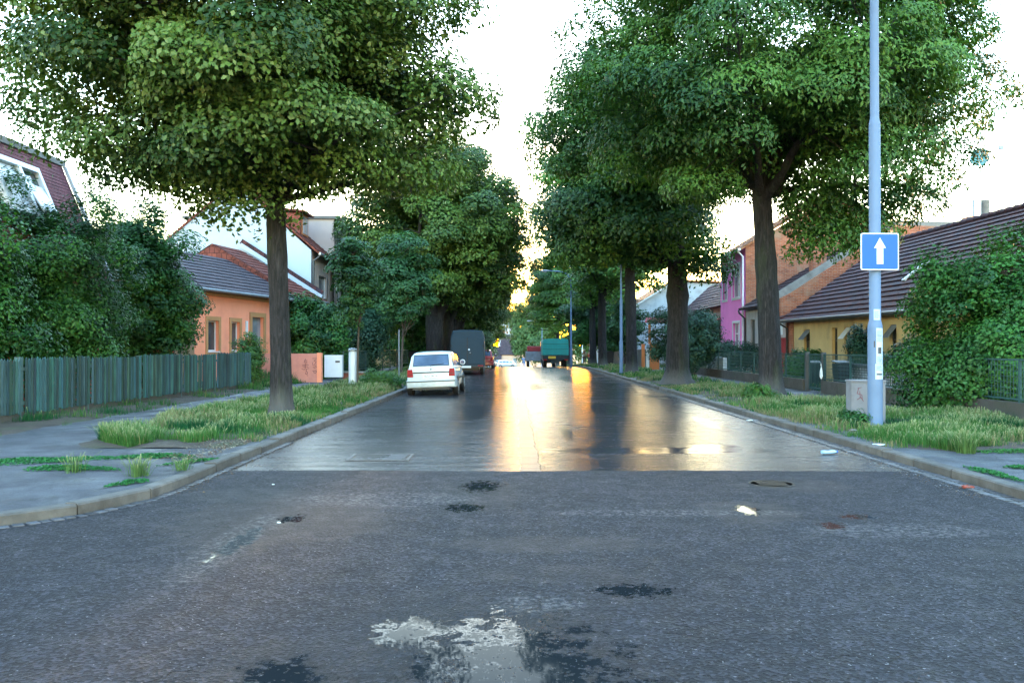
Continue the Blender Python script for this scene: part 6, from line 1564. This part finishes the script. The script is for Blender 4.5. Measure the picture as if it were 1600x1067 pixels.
for sx in (-1, 1):
    for y in (.9, 4.3): wheel(h, sx*.85, y, .38, .28, sx)
    m = MB(); m.box(min(sx*.75, sx*1.05), max(sx*.75, sx*1.05), -.06, -.021, .58, .70); m.build('tail_light', 'lamp_red', h)
m = MB(); m.prism([(-1.0, 3.85, .55), (-1.0, 5.4, .55), (-1.0, 5.3, 1.3), (-1.0, 5.0, 2.0), (-1.0, 3.85, 2.0)], (2.0, 0, 0)); m.build('cab', 'truck_cab', h, bevel=.04)
# open truck beyond it
h = thing('parked_truck', 'grey blue cabbed flatbed truck with a red load beyond the green tarpaulin truck', 'truck', (3.3, 93, gz(93)))
m = MB(); m.box(-2.0, .1, .1, 4.2, .7, 1.75); m.build('load_bed', 'truck_grey', h, bevel=.02); m = MB(); m.box(-1.8, 0.0, .3, 3.9, 1.76, 2.35); m.build('red_load', 'red_paint', h, bevel=.08)
m = MB(); m.prism([(-.3, -.2, .9), (-.3, 1.6, .9), (-.3, 1.6, 2.9), (-.3, .15, 2.9), (-.3, -.15, 2.0)], (1.7, 0, 0)); cb = m.build('cab', 'truck_cab', h, bevel=.08)
m = MB(); m.box(-.15, 1.25, -.16, -.10, 2.0, 2.6); m.build('cab_window', 'glass_car', cb)
m = MB(); m.box(-.3, 1.4, -.1, 1.6, .45, .9); m.build('chassis', 'truck_dark', h)
for x in (-1.7, .1, 1.2):
    for y in (.6, 3.4): wheel(h, x, y, .42, .28, -1)

# ================================================================== PEOPLE
def person(label, loc, rz, shirt, trousers, hair='hair', pose='stand', s=1.0, bag=False):
    h = thing('person', label, 'person', loc, None, rz); h.scale = (s, s, s)
    st = 1 if pose == 'walk' else 0
    J = {'pel': (0, 0, .95, .13, .10), 'wst': (0, 0, 1.10, .125, .09), 'chs': (0, 0, 1.32, .155, .105), 'nck': (0, 0, 1.48, .055, .055), 'hd0': (0, .01, 1.56, .075, .085), 'hd1': (0, .01, 1.68, .075, .09),
         'lh': (-.10, 0, .88, .09, .09), 'lk': (-.10, .12*st, .50, .06, .06), 'la': (-.10, .02+.16*st, .09, .04, .04), 'lt': (-.11, .16+.16*st, .04, .035, .03),
         'rh': (.10, 0, .88, .09, .09), 'rk': (.10, -.02*st, .50, .06, .06), 'ra': (.10, -.22*st, .11, .04, .04), 'rt': (.11, .13-.2*st, .04, .035, .03),
         'ls': (-.18, 0, 1.40, .055, .055), 'le': (-.24, -.06*st, 1.12, .042, .042), 'lw': (-.25, .06-.14*st, .88, .03, .03), 'lf': (-.25, .07-.14*st, .80, .026, .035),
         'rs': (.18, 0, 1.40, .055, .055), 're': (.24, .05*st, 1.12, .042, .042), 'rw': (.25, .08+.12*st, .88, .03, .03), 'rf': (.25, .10+.12*st, .80, .026, .035)}
    E = [('pel', 'wst'), ('wst', 'chs'), ('chs', 'nck'), ('nck', 'hd0'), ('hd0', 'hd1'), ('pel', 'lh'), ('lh', 'lk'), ('lk', 'la'), ('la', 'lt'), ('pel', 'rh'), ('rh', 'rk'), ('rk', 'ra'), ('ra', 'rt'),
         ('chs', 'ls'), ('ls', 'le'), ('le', 'lw'), ('lw', 'lf'), ('chs', 'rs'), ('rs', 're'), ('re', 'rw'), ('rw', 'rf')]
    for sd in ('l', 'r'):                                  # five fingers each
        x, y, z = J[sd+'f'][:3]
        for k in range(4): J[f'{sd}g{k}'] = (x, y-.03+.02*k, z-.09+.008*abs(k-1.5), .009, .009); E.append((sd+'f', f'{sd}g{k}'))
        J[sd+'th'] = (x+(.03 if sd == 'l' else -.03), y+.04, z-.03, .010, .010); E.append((sd+'f', sd+'th'))
    def skin(name, keys, edges, grow, mat, root='pel'):
        idx = {k: i for i, k in enumerate(keys)}
        me = bpy.data.meshes.new(name); me.from_pydata([J[k][:3] for k in keys], [(idx[a], idx[b]) for a, b in edges if a in idx and b in idx], [])
        o = bpy.data.objects.new(name, me); COL.objects.link(o); o.parent = h
        md = o.modifiers.new('skin', 'SKIN'); md.use_smooth_shade = True
        if not me.skin_vertices: 
            o.modifiers.remove(md)
            bpy.context.view_layer.objects.active = o
            md = o.modifiers.new('skin', 'SKIN')
        for k in keys:
            v = me.skin_vertices[0].data[idx[k]]; v.radius = (J[k][3]+grow, J[k][4]+grow); v.use_root = (k == root)
        sb = o.modifiers.new('sub', 'SUBSURF'); sb.levels = 1; sb.render_levels = 1
        me.materials.append(MT[mat])
        dg_ = bpy.context.evaluated_depsgraph_get(); ev = o.evaluated_get(dg_); nm = bpy.data.meshes.new_from_object(ev)
        o.modifiers.clear(); o.data = nm; 
        if not nm.materials: nm.materials.append(MT[mat])
        nm.polygons.foreach_set('use_smooth', [True]*len(nm.polygons))
        return o
    skin('body', list(J), E, 0, 'skin')
    skin('shirt', ['wst', 'pel', 'chs', 'ls', 'le', 'rs', 're'], E, .014, shirt, 'chs')
    skin('trousers', ['pel', 'lh', 'lk', 'la', 'rh', 'rk', 'ra'], E, .016, trousers, 'pel')
    m = MB(); m.tube([(0, -.01, 1.60), (0, -.015, 1.68), (0, -.01, 1.76), (0, 0, 1.79)], [.085, .098, .075, .02], 14); m.build('hair', hair, h, smooth=True)
    m = MB(); m.tube([(0, .09, 1.655), (0, .12, 1.63)], [.012, .014], 6); m.build('nose', 'skin', h)
    return h
person('man in a white shirt and pale cap on the right pavement', (7.35, 87, gz(87)+.12), dg(20), 'cloth_white', 'cloth_dark', hair='cloth_white')
person('person in a red top beside the man in white', (8.0, 88.5, gz(88.5)+.12), dg(-60), 'cloth_red', 'cloth_dark', s=.95)
person('person in light blue walking down the middle of the far street', (1.55, 132, gz(132)), 0, 'cloth_blue', 'cloth_blue', pose='walk', s=1.1)
person('person in white walking beside the one in light blue', (2.35, 130, gz(130)), dg(15), 'cloth_white', 'cloth_white', pose='walk')
